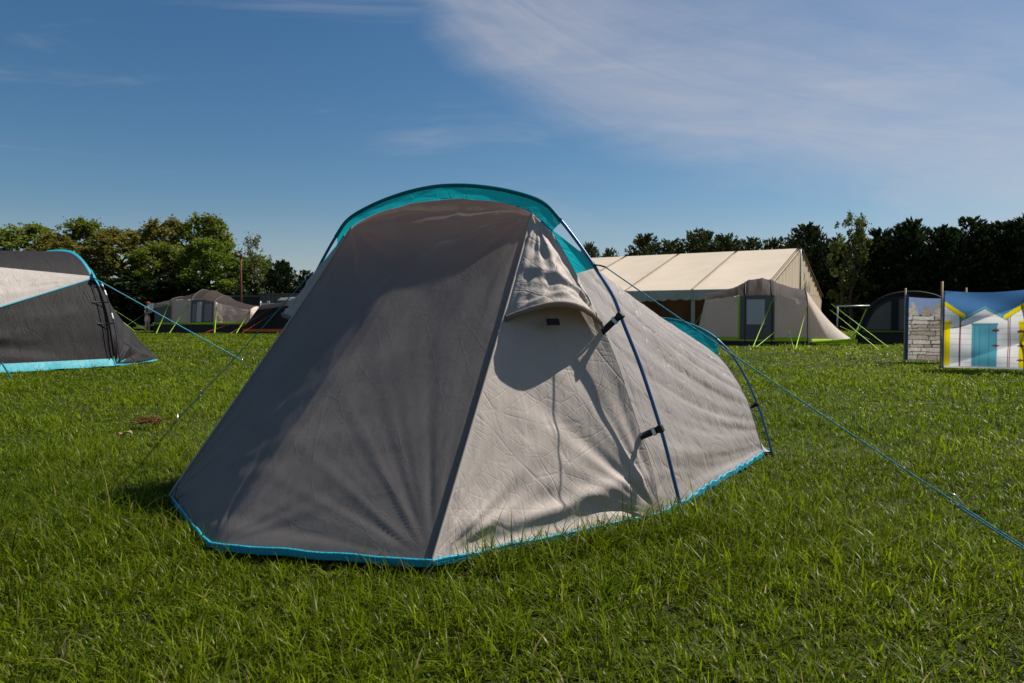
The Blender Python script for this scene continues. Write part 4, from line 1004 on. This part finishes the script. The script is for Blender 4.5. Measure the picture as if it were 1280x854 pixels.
def car():
    Y_ = 41.6; xl = gx(351, Y_); rt = empty('parked_car', (xl + 1.9, Y_, 0), 'white parked car with dark windows behind the dark tent with orange ropes', 'car')
    def sec(pts, y0, y1, name, m_, parent, ins=0):
        q = MB(); n_ = len(pts); a = [np.array([xl + x, Y_ + y0 , z]) for x, z in pts]; b = [np.array([xl + x, Y_ + y1, z]) for x, z in pts]
        q.add(a + b, [tuple(range(n_))[::-1], tuple(range(n_, 2 * n_))] + [(i, (i + 1) % n_, n_ + (i + 1) % n_, n_ + i) for i in range(n_)]); return q.build(name, m_, parent, False, .04)
    bd = sec([(0, .45), (.02, 1.05), (.18, 1.12), (3.2, 1.1), (4.1, .95), (4.25, .45)], -.9, .9, 'body', M['white'], rt)
    sec([(.12, 1.125), (.28, 1.74), (2.1, 1.76), (3.0, 1.105)], -.78, .78, 'window', M['glass'], rt)
    sec([(.06, 1.76), (.22, 1.90), (1.2, 1.96), (2.1, 1.88), (2.3, 1.765)], -.82, .82, 'roof', M['white'], rt)
    for x in (.85, 3.35):
        for y in (-.88, .88):
            wq = MB().tube([[xl + x, Y_ + y - .1, .33], [xl + x, Y_ + y + .1, .33]], .33, 20).build('wheel', M['rubber'], rt); MB().tube([[xl + x, Y_ + y - .12, .33], [xl + x, Y_ + y + .12, .33]], .19, 14).build('rim', M['alu'], wq)
    for y in (-.6, .6): MB().box((xl - .005, Y_ + y, .9), (.03, .25, .18)).build('tail_lamp', mat('red_lens', (.3, .01, .01), .2, .5), rt, False, .01)
car()

# ------------------------------------------------------------------ the person by the trees
def skin_obj(name, chains, m_, parent):
    """chains: lists of (point, radius) sharing points; one continuous skin"""
    me = bpy.data.meshes.new(name); V, Rr, Ed, key = [], [], [], {}
    for ch in chains:
        prev = None
        for p, r in ch:
            k = tuple(np.round(p, 4))
            if k not in key: key[k] = len(V); V.append(p); Rr.append(r)
            if prev is not None: Ed.append((prev, key[k]))
            prev = key[k]
    me.from_pydata([tuple(v_) for v_ in V], Ed, []); o = bpy.data.objects.new(name, me); C.objects.link(o); o.parent = parent
    s_ = o.modifiers.new('skin', 'SKIN'); s_.use_smooth_shade = True
    for i, q in enumerate(me.skin_vertices[0].data): q.radius = (Rr[i], Rr[i]); q.use_root = (i == 0)
    b = o.modifiers.new('sub', 'SUBSURF'); b.levels = 2; b.render_levels = 2; me.materials.append(m_); return o
pp_ = G(184.5, 416.5); rt = empty('person', tuple(pp_), 'person in burgundy cap, dark top and pink shorts looking at something in their hands', 'person')
# faces right (+x), arms bent in front
pel = (0, 0, .86)
sk_body = [[(pel, .115), ((0.0, 0, .98), .105), ((-.01, 0, 1.15), .12), ((0, 0, 1.30), .115), ((.015, 0, 1.385), .055), ((.045, 0, 1.44), .06), ((.055, 0, 1.50), .082), ((.05, 0, 1.565), .075)]]
for s_ in (-1, 1):
    y = s_ * .09
    sk_body.append([(pel, .115), ((0, y, .80), .085), ((.02 * s_, y * 1.05, .47), .058), ((.0 + .03 * s_, y * 1.1, .28), .05), ((.0 + .02 * s_, y * 1.1, .08), .038), ((.04 + .02 * s_, y * 1.15, .035), .036), ((.13 + .02 * s_, y * 1.25, .03), .03)])
    sk_body.append([((0, 0, 1.30), .115), ((-.01, s_ * .17, 1.30), .056), ((-.01, s_ * .20, 1.14), .045), ((.0, s_ * .20, 1.03), .04), ((.15, s_ * .12, 1.06), .034), ((.25, s_ * .05, 1.11), .027), ((.285, s_ * .045, 1.12), .030), ((.33, s_ * .035, 1.13), .020)])
bd = skin_obj('body', sk_body, M['skin'], rt)
skin_obj('shirt', [[((0, 0, .86), .122), ((0, 0, .98), .118), ((-.01, 0, 1.15), .133), ((0, 0, 1.30), .124), ((.01, 0, 1.36), .075)]] + [[((0, 0, 1.30), .124), ((-.01, s_ * .17, 1.30), .068), ((-.01, s_ * .20, 1.16), .062)] for s_ in (-1, 1)], M['navy'], rt)
skin_obj('shorts', [[((0, 0, .90), .128), (pel, .128)]] + [[(pel, .128), ((0, s_ * .09, .78), .10), ((.012 * s_, s_ * .094, .56), .092)] for s_ in (-1, 1)], M['shorts'], rt)
hq = MB(); base = np.array(pp_)
hq.ball(base + np.array([.045, 0, 1.555]), (.098, .088, .075)); hq.ball(base + np.array([.135, 0, 1.545]), (.085, .06, .014)); hq.build('cap', M['cap'], rt)
hq = MB(); hq.ball(base + np.array([.005, 0, 1.50]), (.07, .08, .09)); hq.ball(base + np.array([-.04, 0, 1.43]), (.035, .05, .08)); hq.build('hair', M['hair'], rt)
hq = MB(); hq.box(base + np.array([.345, 0, 1.15]), (.02, .075, .13)); tag(hq.build('phone', M['black'], None, False, .005), 'dark phone held in both hands by the person in the burgundy cap', 'phone')
for s_ in (-1, 1):
    hq = MB(); hq.ball(base + np.array([.07 + .02 * s_, s_ * .115, .035]), (.125, .045, .038)); hq.build('shoe', M['shoe'], rt)
    hq = MB(); hq.ball(base + np.array([.125, s_ * .028, 1.515]), (.008, .010, .006)); hq.build('eye', M['hair'], rt)
hq = MB(); hq.ball(base + np.array([.138, 0, 1.49]), (.018, .012, .018)); hq.build('nose', M['skin'], rt)

# ------------------------------------------------------------------ trees
def leaf_mesh(name, pts, dirs, size, m_, aspect=.55, seed=0):
    """one quad leaf (folded lightly at random angles) at each point"""
    n_ = len(pts); rs = np.random.default_rng(seed)
    a = dirs / (np.linalg.norm(dirs, axis=1, keepdims=True) + 1e-9); b = np.cross(a, rs.normal(size=(n_, 3))); b /= np.linalg.norm(b, axis=1, keepdims=True) + 1e-9
    s_ = (size * rs.uniform(.6, 1.35, n_))[:, None]
    V = np.stack([pts - a * s_ * .5, pts + b * s_ * aspect * .5 - a * s_ * .05, pts + a * s_ * .5, pts - b * s_ * aspect * .5 - a * s_ * .05], 1).reshape(-1, 3)
    me = bpy.data.meshes.new(name); me.vertices.add(n_ * 4); me.vertices.foreach_set('co', V.ravel())
    me.loops.add(n_ * 4); me.loops.foreach_set('vertex_index', np.arange(n_ * 4)); me.polygons.add(n_)
    me.polygons.foreach_set('loop_start', np.arange(n_) * 4); me.polygons.foreach_set('loop_total', np.full(n_, 4)); me.update(calc_edges=True); me.materials.append(m_); return me
def trunk_mesh(name, H_, r0, limbs, seed, reach=1.0):
    rs = np.random.default_rng(seed); q = MB()
    pts = [np.array([rs.normal() * .05 * k, rs.normal() * .05 * k, H_ * .8 * k / 7]) for k in range(8)]; q.tube(pts, list(np.linspace(r0, r0 * .2, 8)), 7)
    for k in range(limbs):
        z = H_ * rs.uniform(.12, .7); th = rs.uniform(0, 6.28); ln = H_ * rs.uniform(.16, .30) * reach; a = np.array([0, 0, z]); d_ = np.array([math.cos(th), math.sin(th), rs.uniform(.5, 1.2)]); d_ /= np.linalg.norm(d_)
        q.tube([a, a + d_ * ln * .5 + np.array([0, 0, .1]), a + d_ * ln + np.array([0, 0, .3])], [r0 * .4, r0 * .25, r0 * .08], 5)
    o = q.build(name, M['bark']); me = o.data; bpy.data.objects.remove(o); return me
def broad_pts(H_, Wd_, n_, seed, zlow=.05, clump=None, hollow=.0, fine=.30):
    """leaves gathered in clumps spread through an uneven crown"""
    rs = np.random.default_rng(seed); nc = clump or 90
    cz = rs.uniform(zlow, 1, nc) ** .85; th = rs.uniform(0, 2 * np.pi, nc)
    env = np.sqrt(np.clip(1 - ((cz - .48) / .56) ** 2, .02, 1)) * (.48 + .78 * vnoise(th * 1.7 + 9, cz * 5, seed))
    rad = env * np.sqrt(rs.uniform(.25, 1, nc))
    ctr_ = np.stack([rad * np.cos(th) * Wd_ / 2, rad * np.sin(th) * Wd_ / 2, cz * H_], 1); cr = rs.uniform(.35, 1.0, nc) * fine * Wd_ * .5
    k = rs.choice(nc, n_, p=cr ** 2 / np.sum(cr ** 2)); g_ = rs.normal(size=(n_, 3)); g_ /= np.linalg.norm(g_, axis=1, keepdims=True); rr = rs.uniform(0, 1, n_) ** .45
    stray = rs.random(n_) < .12; rr = np.where(stray, rr * 1.9, rr)
    P_ = ctr_[k] + g_ * (rr * cr[k])[:, None] * np.array([1, 1, .92]); P_[:, 2] = np.clip(P_[:, 2] * (1 + .10 * (vnoise(P_[:, 0] * 1.6 + 30, P_[:, 1] * 1.6 + 30, seed + 1) - .6)), .05, None)
    return P_, g_ + rs.normal(size=(n_, 3)) * .6
def conifer_pts(H_, Wd_, n_, seed, power=.8, top=1.0):
    """upswept sprays around a leader; feathery tips against the sky"""
    rs = np.random.default_rng(seed); nb = 260
    bz = rs.uniform(0, .97, nb); th = rs.uniform(0, 6.28, nb); ln = (Wd_ / 2) * (1 - bz ** 2.2) ** power * rs.uniform(.7, 1.12, nb) + .12
    k = rs.choice(nb, n_, p=ln / ln.sum()); t_ = rs.uniform(.15, 1, n_) ** .8
    rise = .30 + .5 * bz[k]
    base = np.stack([np.cos(th[k]) * ln[k] * t_, np.sin(th[k]) * ln[k] * t_, bz[k] * H_ + rise * ln[k] * t_ ** 1.5], 1)
    w_ = (.26 * (1 - t_ * .8) + .05) * np.clip(ln[k], .4, 2)
    P_ = base + rs.normal(size=(n_, 3)) * w_[:, None] * .55; P_[:, 2] = np.clip(P_[:, 2], .03, None)
    d_ = np.stack([np.cos(th[k]), np.sin(th[k]), .6 + bz[k]], 1) + rs.normal(size=(n_, 3)) * .45
    return P_, d_
LM = dict(con=leafmat('conifer_leaf_shaded', (.012, .024, .007), (.032, .050, .012), .25), conlit=leafmat('conifer_leaf_sunlit', (.022, .034, .008), (.05, .06, .014), .3),  # con has backlit shade put into its colour; conlit is the sunlit copy
          green=leafmat('broad_leaf', (.085, .12, .010), (.19, .225, .02), .55), olive=leafmat('olive_leaf', (.115, .11, .014), (.22, .195, .03), .55), bright=leafmat('bright_leaf', (.085, .14, .010), (.18, .235, .02), .48),
          dark=leafmat('dark_leaf', (.012, .024, .006), (.030, .048, .010)), sparse=leafmat('sparse_leaf', (.06, .085, .012), (.13, .15, .03), .4), pale=leafmat('pale_leaf', (.085, .10, .03), (.16, .16, .06)))
MESH = {}
def crown(kind, H_, Wd_, seed):
    key = (kind, seed)
    if key in MESH: return MESH[key]
    if kind == 'con': p_, d_ = conifer_pts(H_, Wd_, 15000, seed); me = leaf_mesh('crown', p_, d_, .26, LM['con'], .42, seed)
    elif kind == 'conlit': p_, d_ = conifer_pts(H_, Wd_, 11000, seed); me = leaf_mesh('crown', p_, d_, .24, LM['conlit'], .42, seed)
    elif kind == 'pale': p_, d_ = broad_pts(H_, Wd_, 3600, seed, .2, 90, fine=.22); me = leaf_mesh('crown', p_, d_, .17, LM['pale'], .6, seed)
    elif kind == 'sparse': p_, d_ = broad_pts(H_, Wd_, 6500, seed, .12, 120, fine=.17); me = leaf_mesh('crown', p_, d_, .17, LM['sparse'], .6, seed)
    elif kind == 'dark': p_, d_ = broad_pts(H_, Wd_, 12000, seed, .02); me = leaf_mesh('crown', p_, d_, .26, LM['dark'], .6, seed)
    else: p_, d_ = broad_pts(H_, Wd_, 20000, seed, .06, 330, fine=.175); me = leaf_mesh('crown', p_, d_, .15, LM[kind], .6, seed)
    tr = trunk_mesh('trunk', H_, .17 if kind != 'dark' else .07, 14, seed, .45 if kind.startswith('con') else 1.0); MESH[key] = (me, tr, H_, Wd_); return MESH[key]
tcount = 0
def tree(kind, seed, x, Y, H_, Wd_, name, label, cat, group=None):
    global tcount
    me, tr, h0, w0 = crown(kind, 7.0, 4.0, seed)
    rt = empty(name, (x, Y, 0), label, cat, group, rz=tcount * 1.37); rt.scale = (Wd_ / w0, Wd_ / w0, H_ / h0); tcount += 1
    for n_, q in (('crown', me), ('trunk', tr)):
        o = bpy.data.objects.new(n_, q); C.objects.link(o); o.parent = rt
    return rt
def tree_px(kind, seed, px, ytop, wpx, Y, name, label, cat, group=None):
    Hh = EYE + (HOR - ytop) / FPX * Y; return tree(kind, seed, gx(px, Y), Y, Hh, wpx / FPX * Y, name, label, cat, group)
gl = 'trees along the left field edge'
tree_px('green', 1, 40, 283, 125, 50, 'broadleaf_tree', 'rounded green tree at the left edge, behind the charcoal tent', 'tree', gl)
tree_px('green', 2, 108, 276, 84, 51, 'broadleaf_tree', 'green tree with a ragged top, third in from the left edge', 'tree', gl)
tree_px('olive', 3, 78, 296, 90, 49, 'broadleaf_tree', 'olive tree between the rounded green tree and the ragged one', 'tree', gl)
tree_px('olive', 4, 152, 289, 105, 49, 'broadleaf_tree', 'brownish olive tree above the end of the charcoal tent', 'tree', gl)
tree_px('olive', 5, 206, 277, 84, 50, 'broadleaf_tree', 'tall olive tree above the domed family tent\'s left end', 'tree', gl)
tree_px('green', 6, 258, 275, 90, 51, 'broadleaf_tree', 'tall dark green tree with an uneven top behind the bright round one', 'tree', gl)
tree_px('bright', 7, 262, 302, 104, 47, 'broadleaf_tree', 'bright green round tree directly behind the domed family tent', 'tree', gl)
tree_px('green', 12, 205, 305, 90, 47.5, 'broadleaf_tree', 'low green tree behind the person in the burgundy cap', 'tree', gl)
tree_px('pale', 8, 318, 296, 52, 48, 'broadleaf_tree', 'sparse pale tree to the right of the rusty lamp pole', 'tree', gl)
tree_px('bright', 7, 322, 322, 60, 49, 'broadleaf_tree', 'small bright green tree below the sparse pale one', 'tree', gl)
tree_px('olive', 3, -30, 300, 90, 50, 'broadleaf_tree', 'olive tree cut off by the left edge', 'tree', gl)
tree_px('con', 21, 352, 326, 52, 47, 'conifer', 'short dark conifer above the green sheet fence', 'tree'); tree_px('con', 22, 384, 338, 46, 47.5, 'conifer', 'short dark conifer just left of the main tent', 'tree')
for i, (px, yt, wp) in enumerate([(15, 345, 90), (75, 350, 90), (125, 348, 80), (165, 345, 80), (205, 350, 80), (245, 352, 80), (290, 358, 60)]):
    tree_px('dark', 9 + i % 2, px, yt, wp, 45.5, 'bush', ['dark bush behind the left edge of the charcoal tent', 'dark bush behind the middle of the charcoal tent', 'dark bush above the small pale tent', 'dark bush to the left of the person in the burgundy cap', 'dark bush to the right of the person in the burgundy cap', 'dark bush right behind the domed family tent', 'dark bush beside the black shed'][i], 'bush', 'dark bushes under the left trees')
gm = 'conifers behind the marquee'
for i, (px, yt, wp) in enumerate([(700, 312, 70), (737, 304, 44), (762, 311, 40), (806, 294, 76), (838, 300, 76), (872, 287, 84), (906, 294, 80), (938, 298, 76), (968, 298, 80)]):
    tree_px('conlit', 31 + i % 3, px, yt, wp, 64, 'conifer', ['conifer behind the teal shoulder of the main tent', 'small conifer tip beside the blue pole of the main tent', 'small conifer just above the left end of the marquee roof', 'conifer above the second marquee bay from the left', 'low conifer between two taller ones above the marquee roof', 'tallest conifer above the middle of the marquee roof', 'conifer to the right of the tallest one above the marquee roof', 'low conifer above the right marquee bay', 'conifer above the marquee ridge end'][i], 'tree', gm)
gh = 'tall dark conifers of the right hedge'
hl = ['dark conifer beside the marquee gable', 'dark conifer behind the grey family tent\'s lime ropes', 'dark conifer to the right of the pale leafed tree', 'dark conifer above the arched awning', 'dark conifer above the stone print windbreak', 'dark conifer above the beach hut windbreak\'s first pole', 'dark conifer above the blue beach hut door', 'dark conifer cut off by the right edge', 'dark conifer standing out of frame at the right', 'dark conifer at the right end of the hedge']
for i, (px, yt, wp, Y_) in enumerate([(1006, 281, 76, 54), (1046, 298, 76, 53), (1098, 287, 84, 46), (1136, 275, 84, 45), (1176, 284, 84, 44), (1212, 272, 84, 44), (1250, 278, 84, 43), (1286, 268, 90, 42), (1330, 272, 90, 41), (1380, 268, 96, 40)]):
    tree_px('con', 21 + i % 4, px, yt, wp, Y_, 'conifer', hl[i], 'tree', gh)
hl2 = ['low dark conifer at the back of the hedge, by the marquee gable', 'low dark conifer at the back of the hedge, behind the pale leafed tree', 'low dark conifer at the back of the hedge, behind the arched awning', 'low dark conifer at the back of the hedge, behind the stone print windbreak', 'low dark conifer at the back of the hedge, behind the beach hut windbreak', 'low dark conifer at the back of the hedge, at the right edge', 'low dark conifer at the back of the hedge, out of frame']
for i, px in enumerate((1030, 1075, 1118, 1158, 1200, 1245, 1300)):
    tree_px('con', 21 + (i + 1) % 4, px, 302, 100, (58, 56, 49, 48, 47, 46, 45)[i], 'conifer', hl2[i], 'tree', 'low conifers at the back of the right hedge')
tree_px('sparse', 14, 1064, 272, 62, 45, 'broadleaf_tree', 'pale leafed tree showing between the dark conifers right of the marquee', 'tree')

# ------------------------------------------------------------------ grass
def inside(px, py, poly):
    r = np.zeros(len(px), bool); n_ = len(poly)
    for i in range(n_):
        x1, y1 = poly[i][:2]; x2, y2 = poly[(i + 1) % n_][:2]
        c_ = ((y1 > py) != (y2 > py)) & (px < (x2 - x1) * (py - y1) / (y2 - y1 + 1e-12) + x1); r ^= c_
    return r
def grass_mat(name):
    m = bpy.data.materials.new(name); m.use_nodes = True; t_ = m.node_tree; n = t_.nodes; l = t_.links; p = n['Principled BSDF']
    a = n.new('ShaderNodeVertexColor'); a.layer_name = 'tint'; l.new(a.outputs[0], p.inputs['Base Color']); p.inputs['Roughness'].default_value = .38; p.inputs['Specular IOR Level'].default_value = .17
    tr = n.new('ShaderNodeBsdfTranslucent'); l.new(a.outputs[0], tr.inputs[0]); q = n.new('ShaderNodeMixShader'); q.inputs[0].default_value = .55
    l.new(p.outputs[0], q.inputs[1]); l.new(tr.outputs[0], q.inputs[2]); l.new(q.outputs[0], n['Material Output'].inputs[0]); return m
GM = grass_mat('grass_blade')
def sample_ground(y0, y1, dens):
    """positions in the wedge of field in front of the camera, dens(y) blades per square metre"""
    yb = np.linspace(y0, y1, 60); out_ = []
    for a, b in zip(yb[:-1], yb[1:]):
        ym = (a + b) / 2; hw = ym * .80 + 1.5; n_ = int(dens(ym) * (b - a) * 2 * hw)
        out_.append(np.stack([RNG.uniform(-hw, hw, n_), RNG.uniform(a, b, n_)], 1))
    return np.vstack(out_)
HEMSEG = (A[0], A[1], RF[0] + .05, RF[1] - .05)
def tall(x, y):                      # longer, rougher patches of grass
    v_ = vnoise(x * 1.1 + 20, y * 1.1 + 7, 21) * .6 + vnoise(x * 2.6, y * 2.6, 22) * .4
    right_ = np.exp(-(((x - .95) / .55) ** 2 + ((y - 2.75) / .35) ** 2)) * .55
    ax_, ay_, bx_, by_ = HEMSEG; ux, uy = bx_ - ax_, by_ - ay_; ll = ux * ux + uy * uy
    tq = np.clip(((x - ax_) * ux + (y - ay_) * uy) / ll, .12, 1); dd_ = np.hypot(x - ax_ - tq * ux, y - ay_ - tq * uy)
    hemg = np.exp(-(dd_ / .10) ** 2) * .80
    return np.clip((v_ - .38) * 1.9, 0, .9) + right_ + hemg
def blades(T2, hgt, wid, seg, name, per=12, spread=.016, lean=.62, sunny=1.0):
    """tufts: every tuft centre carries a handful of blades that lean away from it"""
    rs = np.random.default_rng(len(T2)); nt_ = len(T2); n_ = nt_ * per
    offs = rs.normal(size=(nt_, per, 2)) * spread * rs.uniform(.6, 1.5, (nt_, 1, 1)); P2 = (T2[:, None] + offs).reshape(-1, 2)
    out_th = np.arctan2(offs[..., 1], offs[..., 0]); tilt = rs.uniform(0, 6.283, (nt_, 1)); cmb_ = np.stack([np.cos(out_th) + .8 * np.cos(tilt), np.sin(out_th) + .8 * np.sin(tilt)], -1)
    th_ = (np.arctan2(cmb_[..., 1], cmb_[..., 0]) + rs.normal(size=(nt_, per)) * .7).ravel(); tuft_h = np.repeat(rs.gamma(7, 1 / 7, nt_), per); tuft_c = np.repeat(rs.uniform(0, 1, nt_), per)
    keep = ~(inside(P2[:, 0], P2[:, 1], fp) | inside(P2[:, 0], P2[:, 1], lfp)); P2, th_, tuft_h, tuft_c = P2[keep], th_[keep], tuft_h[keep], tuft_c[keep]; n_ = len(P2); x, y = P2[:, 0], P2[:, 1]
    tl = tall(x, y); dist = np.hypot(x, y)
    h_ = hgt * rs.gamma(6, 1 / 6, n_) * tuft_h * (.60 + .95 * tl); w_ = wid(dist) * rs.uniform(.6, 1.3, n_)
    th = th_; ln = rs.uniform(.15, 1.35, n_) * lean * 1.6
    d_ = np.stack([np.cos(th), np.sin(th), np.zeros(n_)], 1); tw = th + math.pi / 2 + rs.normal(size=n_) * .5; b_ = np.stack([np.cos(tw), np.sin(tw), np.zeros(n_)], 1)
    root_ = np.stack([x, y, np.full(n_, -.004)], 1); rows = []
    for k in range(seg + 1):
        t_ = k / seg; c_ = root_ + d_ * (h_ * ln * t_ ** 1.8)[:, None]; c_[:, 2] += h_ * (t_ - .42 * np.clip(ln, 0, 1.6) * t_ ** 2.2) * 1.0
        ww = (w_ * (1 - t_ ** 1.7) * .5)[:, None] if k else (w_ * .5)[:, None]
        if k < seg: rows += [c_ - b_ * ww, c_ + b_ * ww]
        else: rows += [c_]
    V = np.stack(rows, 1); m_ = V.shape[1]
    idx = np.arange(n_)[:, None] * m_; lv, ls, lt = [], [], []
    tot = [4] * (seg - 1) + [3]; faces = [np.concatenate([idx + 2 * k, idx + 2 * k + 1, idx + 2 * k + 3, idx + 2 * k + 2], 1) for k in range(seg - 1)] + [np.concatenate([idx + 2 * seg - 2, idx + 2 * seg - 1, idx + 2 * seg], 1)]
    lv = np.concatenate(faces, 1).ravel(); per = sum(tot); st_ = np.cumsum([0] + tot[:-1])
    me = bpy.data.meshes.new(name); me.vertices.add(n_ * m_); me.vertices.foreach_set('co', V.astype(np.float32).ravel())
    me.loops.add(n_ * per); me.loops.foreach_set('vertex_index', lv.astype(np.int32)); me.polygons.add(n_ * seg)
    me.polygons.foreach_set('loop_start', (np.arange(n_)[:, None] * per + st_[None]).ravel().astype(np.int32)); me.polygons.foreach_set('loop_total', np.tile(tot, n_).astype(np.int32))
    me.update(calc_edges=True)
    # each blade its own green; some dry and pale
    f_ = vnoise(x * .9, y * .9, 31) * .45 + tuft_c * .3 + rs.uniform(0, 1, n_) * .25
    g0, g1 = np.array((.042, .092, .002)), np.array((.205, .260, .005)); col = (g0 + (g1 - g0) * f_[:, None]) * sunny  # sunny scales the tint up so the grass reads as sunlit
    dry = rs.random(n_) < .055; col[dry] = np.array((.28, .24, .09)) * rs.uniform(.6, 1.2, dry.sum())[:, None]
    shaded = rs.random(n_) < .28; col[shaded] *= .5; lit = rs.random(n_) < .14; col[lit] *= 1.35  # random blades darkened or brightened to imitate shaded and sunlit ones
    ca = me.color_attributes.new('tint', 'FLOAT_COLOR', 'POINT'); full = np.ones((n_, m_, 4), np.float32); full[..., :3] = col[:, None]; ca.data.foreach_set('color', full.ravel())
    me.materials.append(GM); o = bpy.data.objects.new(name, me); C.objects.link(o); return o
fp = [cc + (p - cc) * .985 for p in FOOT]; lfp = LEFT_FOOT
def clear(P2): return P2[~inside(P2[:, 0], P2[:, 1], fp) & ~inside(P2[:, 0], P2[:, 1], lfp)]
G1 = clear(sample_ground(.9, 4.2, lambda y: 1250 if y < 2.6 else 1050)); G2 = clear(sample_ground(4.2, 12, lambda y: 1300 / (y * .62))); G3 = clear(sample_ground(12, 46, lambda y: 1000 / (y * 1.15)))
ks = RNG.uniform(.12, 1.02, 150); G1 = np.vstack([G1, np.stack([HEMSEG[0] + (HEMSEG[2] - HEMSEG[0]) * ks + RNG.normal(size=150) * .025 + .03, HEMSEG[1] + (HEMSEG[3] - HEMSEG[1]) * ks + RNG.normal(size=150) * .025 - .045], 1)])
tag(blades(G1, .048, lambda d_: .0054 + 0 * d_, 4, 'near_grass', 12, sunny=1.08), 'short green grass with longer tufts close to the camera around the main tent', 'grass', kind='stuff')
tag(blades(G2, .044, lambda d_: np.maximum(.0054, .0012 * d_), 3, 'grass', 9, .024, sunny=1.30), 'mown green grass of the field beyond the main tent', 'grass', kind='stuff')
tag(blades(G3, .046, lambda d_: .0012 * d_, 2, 'far_grass', 8, .05, sunny=1.30), 'mown green grass at the far end of the field under the trees', 'grass', kind='stuff')

# daisies
Dp = clear(sample_ground(4.5, 24, lambda y: 2.2 if y < 12 else 1.2)); Dp = Dp[vnoise(Dp[:, 0] * .5, Dp[:, 1] * .5, 40) + .25 * (Dp[:, 0] > 0) > .55]
q = MB()
for x, y in Dp:
    z = random.uniform(.045, .075); r_ = random.uniform(.006, .010); ti = random.uniform(-.5, .5)
    ring = [(x + r_ * math.cos(k * math.pi / 4), y + r_ * math.sin(k * math.pi / 4), z + ti * r_ * math.cos(k * math.pi / 4)) for k in range(8)]
    q.add(ring, [tuple(range(8))]); q.add([(x - .003, y, z + .002), (x + .003, y, z + .002), (x, y + .003, z + .004)], [(0, 1, 2)], 1)
tag(q.build('daisies', [M['petal'], M['yolk']], None, False), 'tiny white daisies scattered in the field grass', 'flowers', kind='stuff')

# dead grass clod and a dry leaf left of the main tent
c_ = G(186, 536); q = MB(); rs = np.random.default_rng(3)
for k in range(170):
    t_ = rs.uniform(-1, 1); p = c_ + np.array([.085 * t_, -.02 * t_ + rs.normal() * .02, .045 + rs.uniform(0, .03) - .02 * abs(t_)]); d_ = rs.normal(size=3) * .035; d_[2] = abs(d_[2]) * .6
    q.ribbon([p, p + d_ * .6 + np.array([0, 0, .006]), p + d_], .005, rs.normal(size=3), .0006)
tag(q.build('grass_clump', M['dead'], None, False), 'brown clump of dead grass lying left of the main tent near its guy peg', 'dead grass')
c_ = G(157, 554); P_ = []
for i in range(7):
    a = (i - 3) / 3; P_.append([c_ + np.array([.055 * a, .03 * b_ * (1 - a * a * .8) - .02 * a, .06 + .012 * math.sin(3 * a) + .012 * b_ * b_]) for b_ in np.linspace(-1, 1, 5)])
o = MB().grid(P_).build('dry_leaf', M['dry'], None); tag(o, 'curled dry pale brown leaf on the grass left of the main tent', 'leaf')
sl = o.modifiers.new('thick', 'SOLIDIFY'); sl.thickness = .002
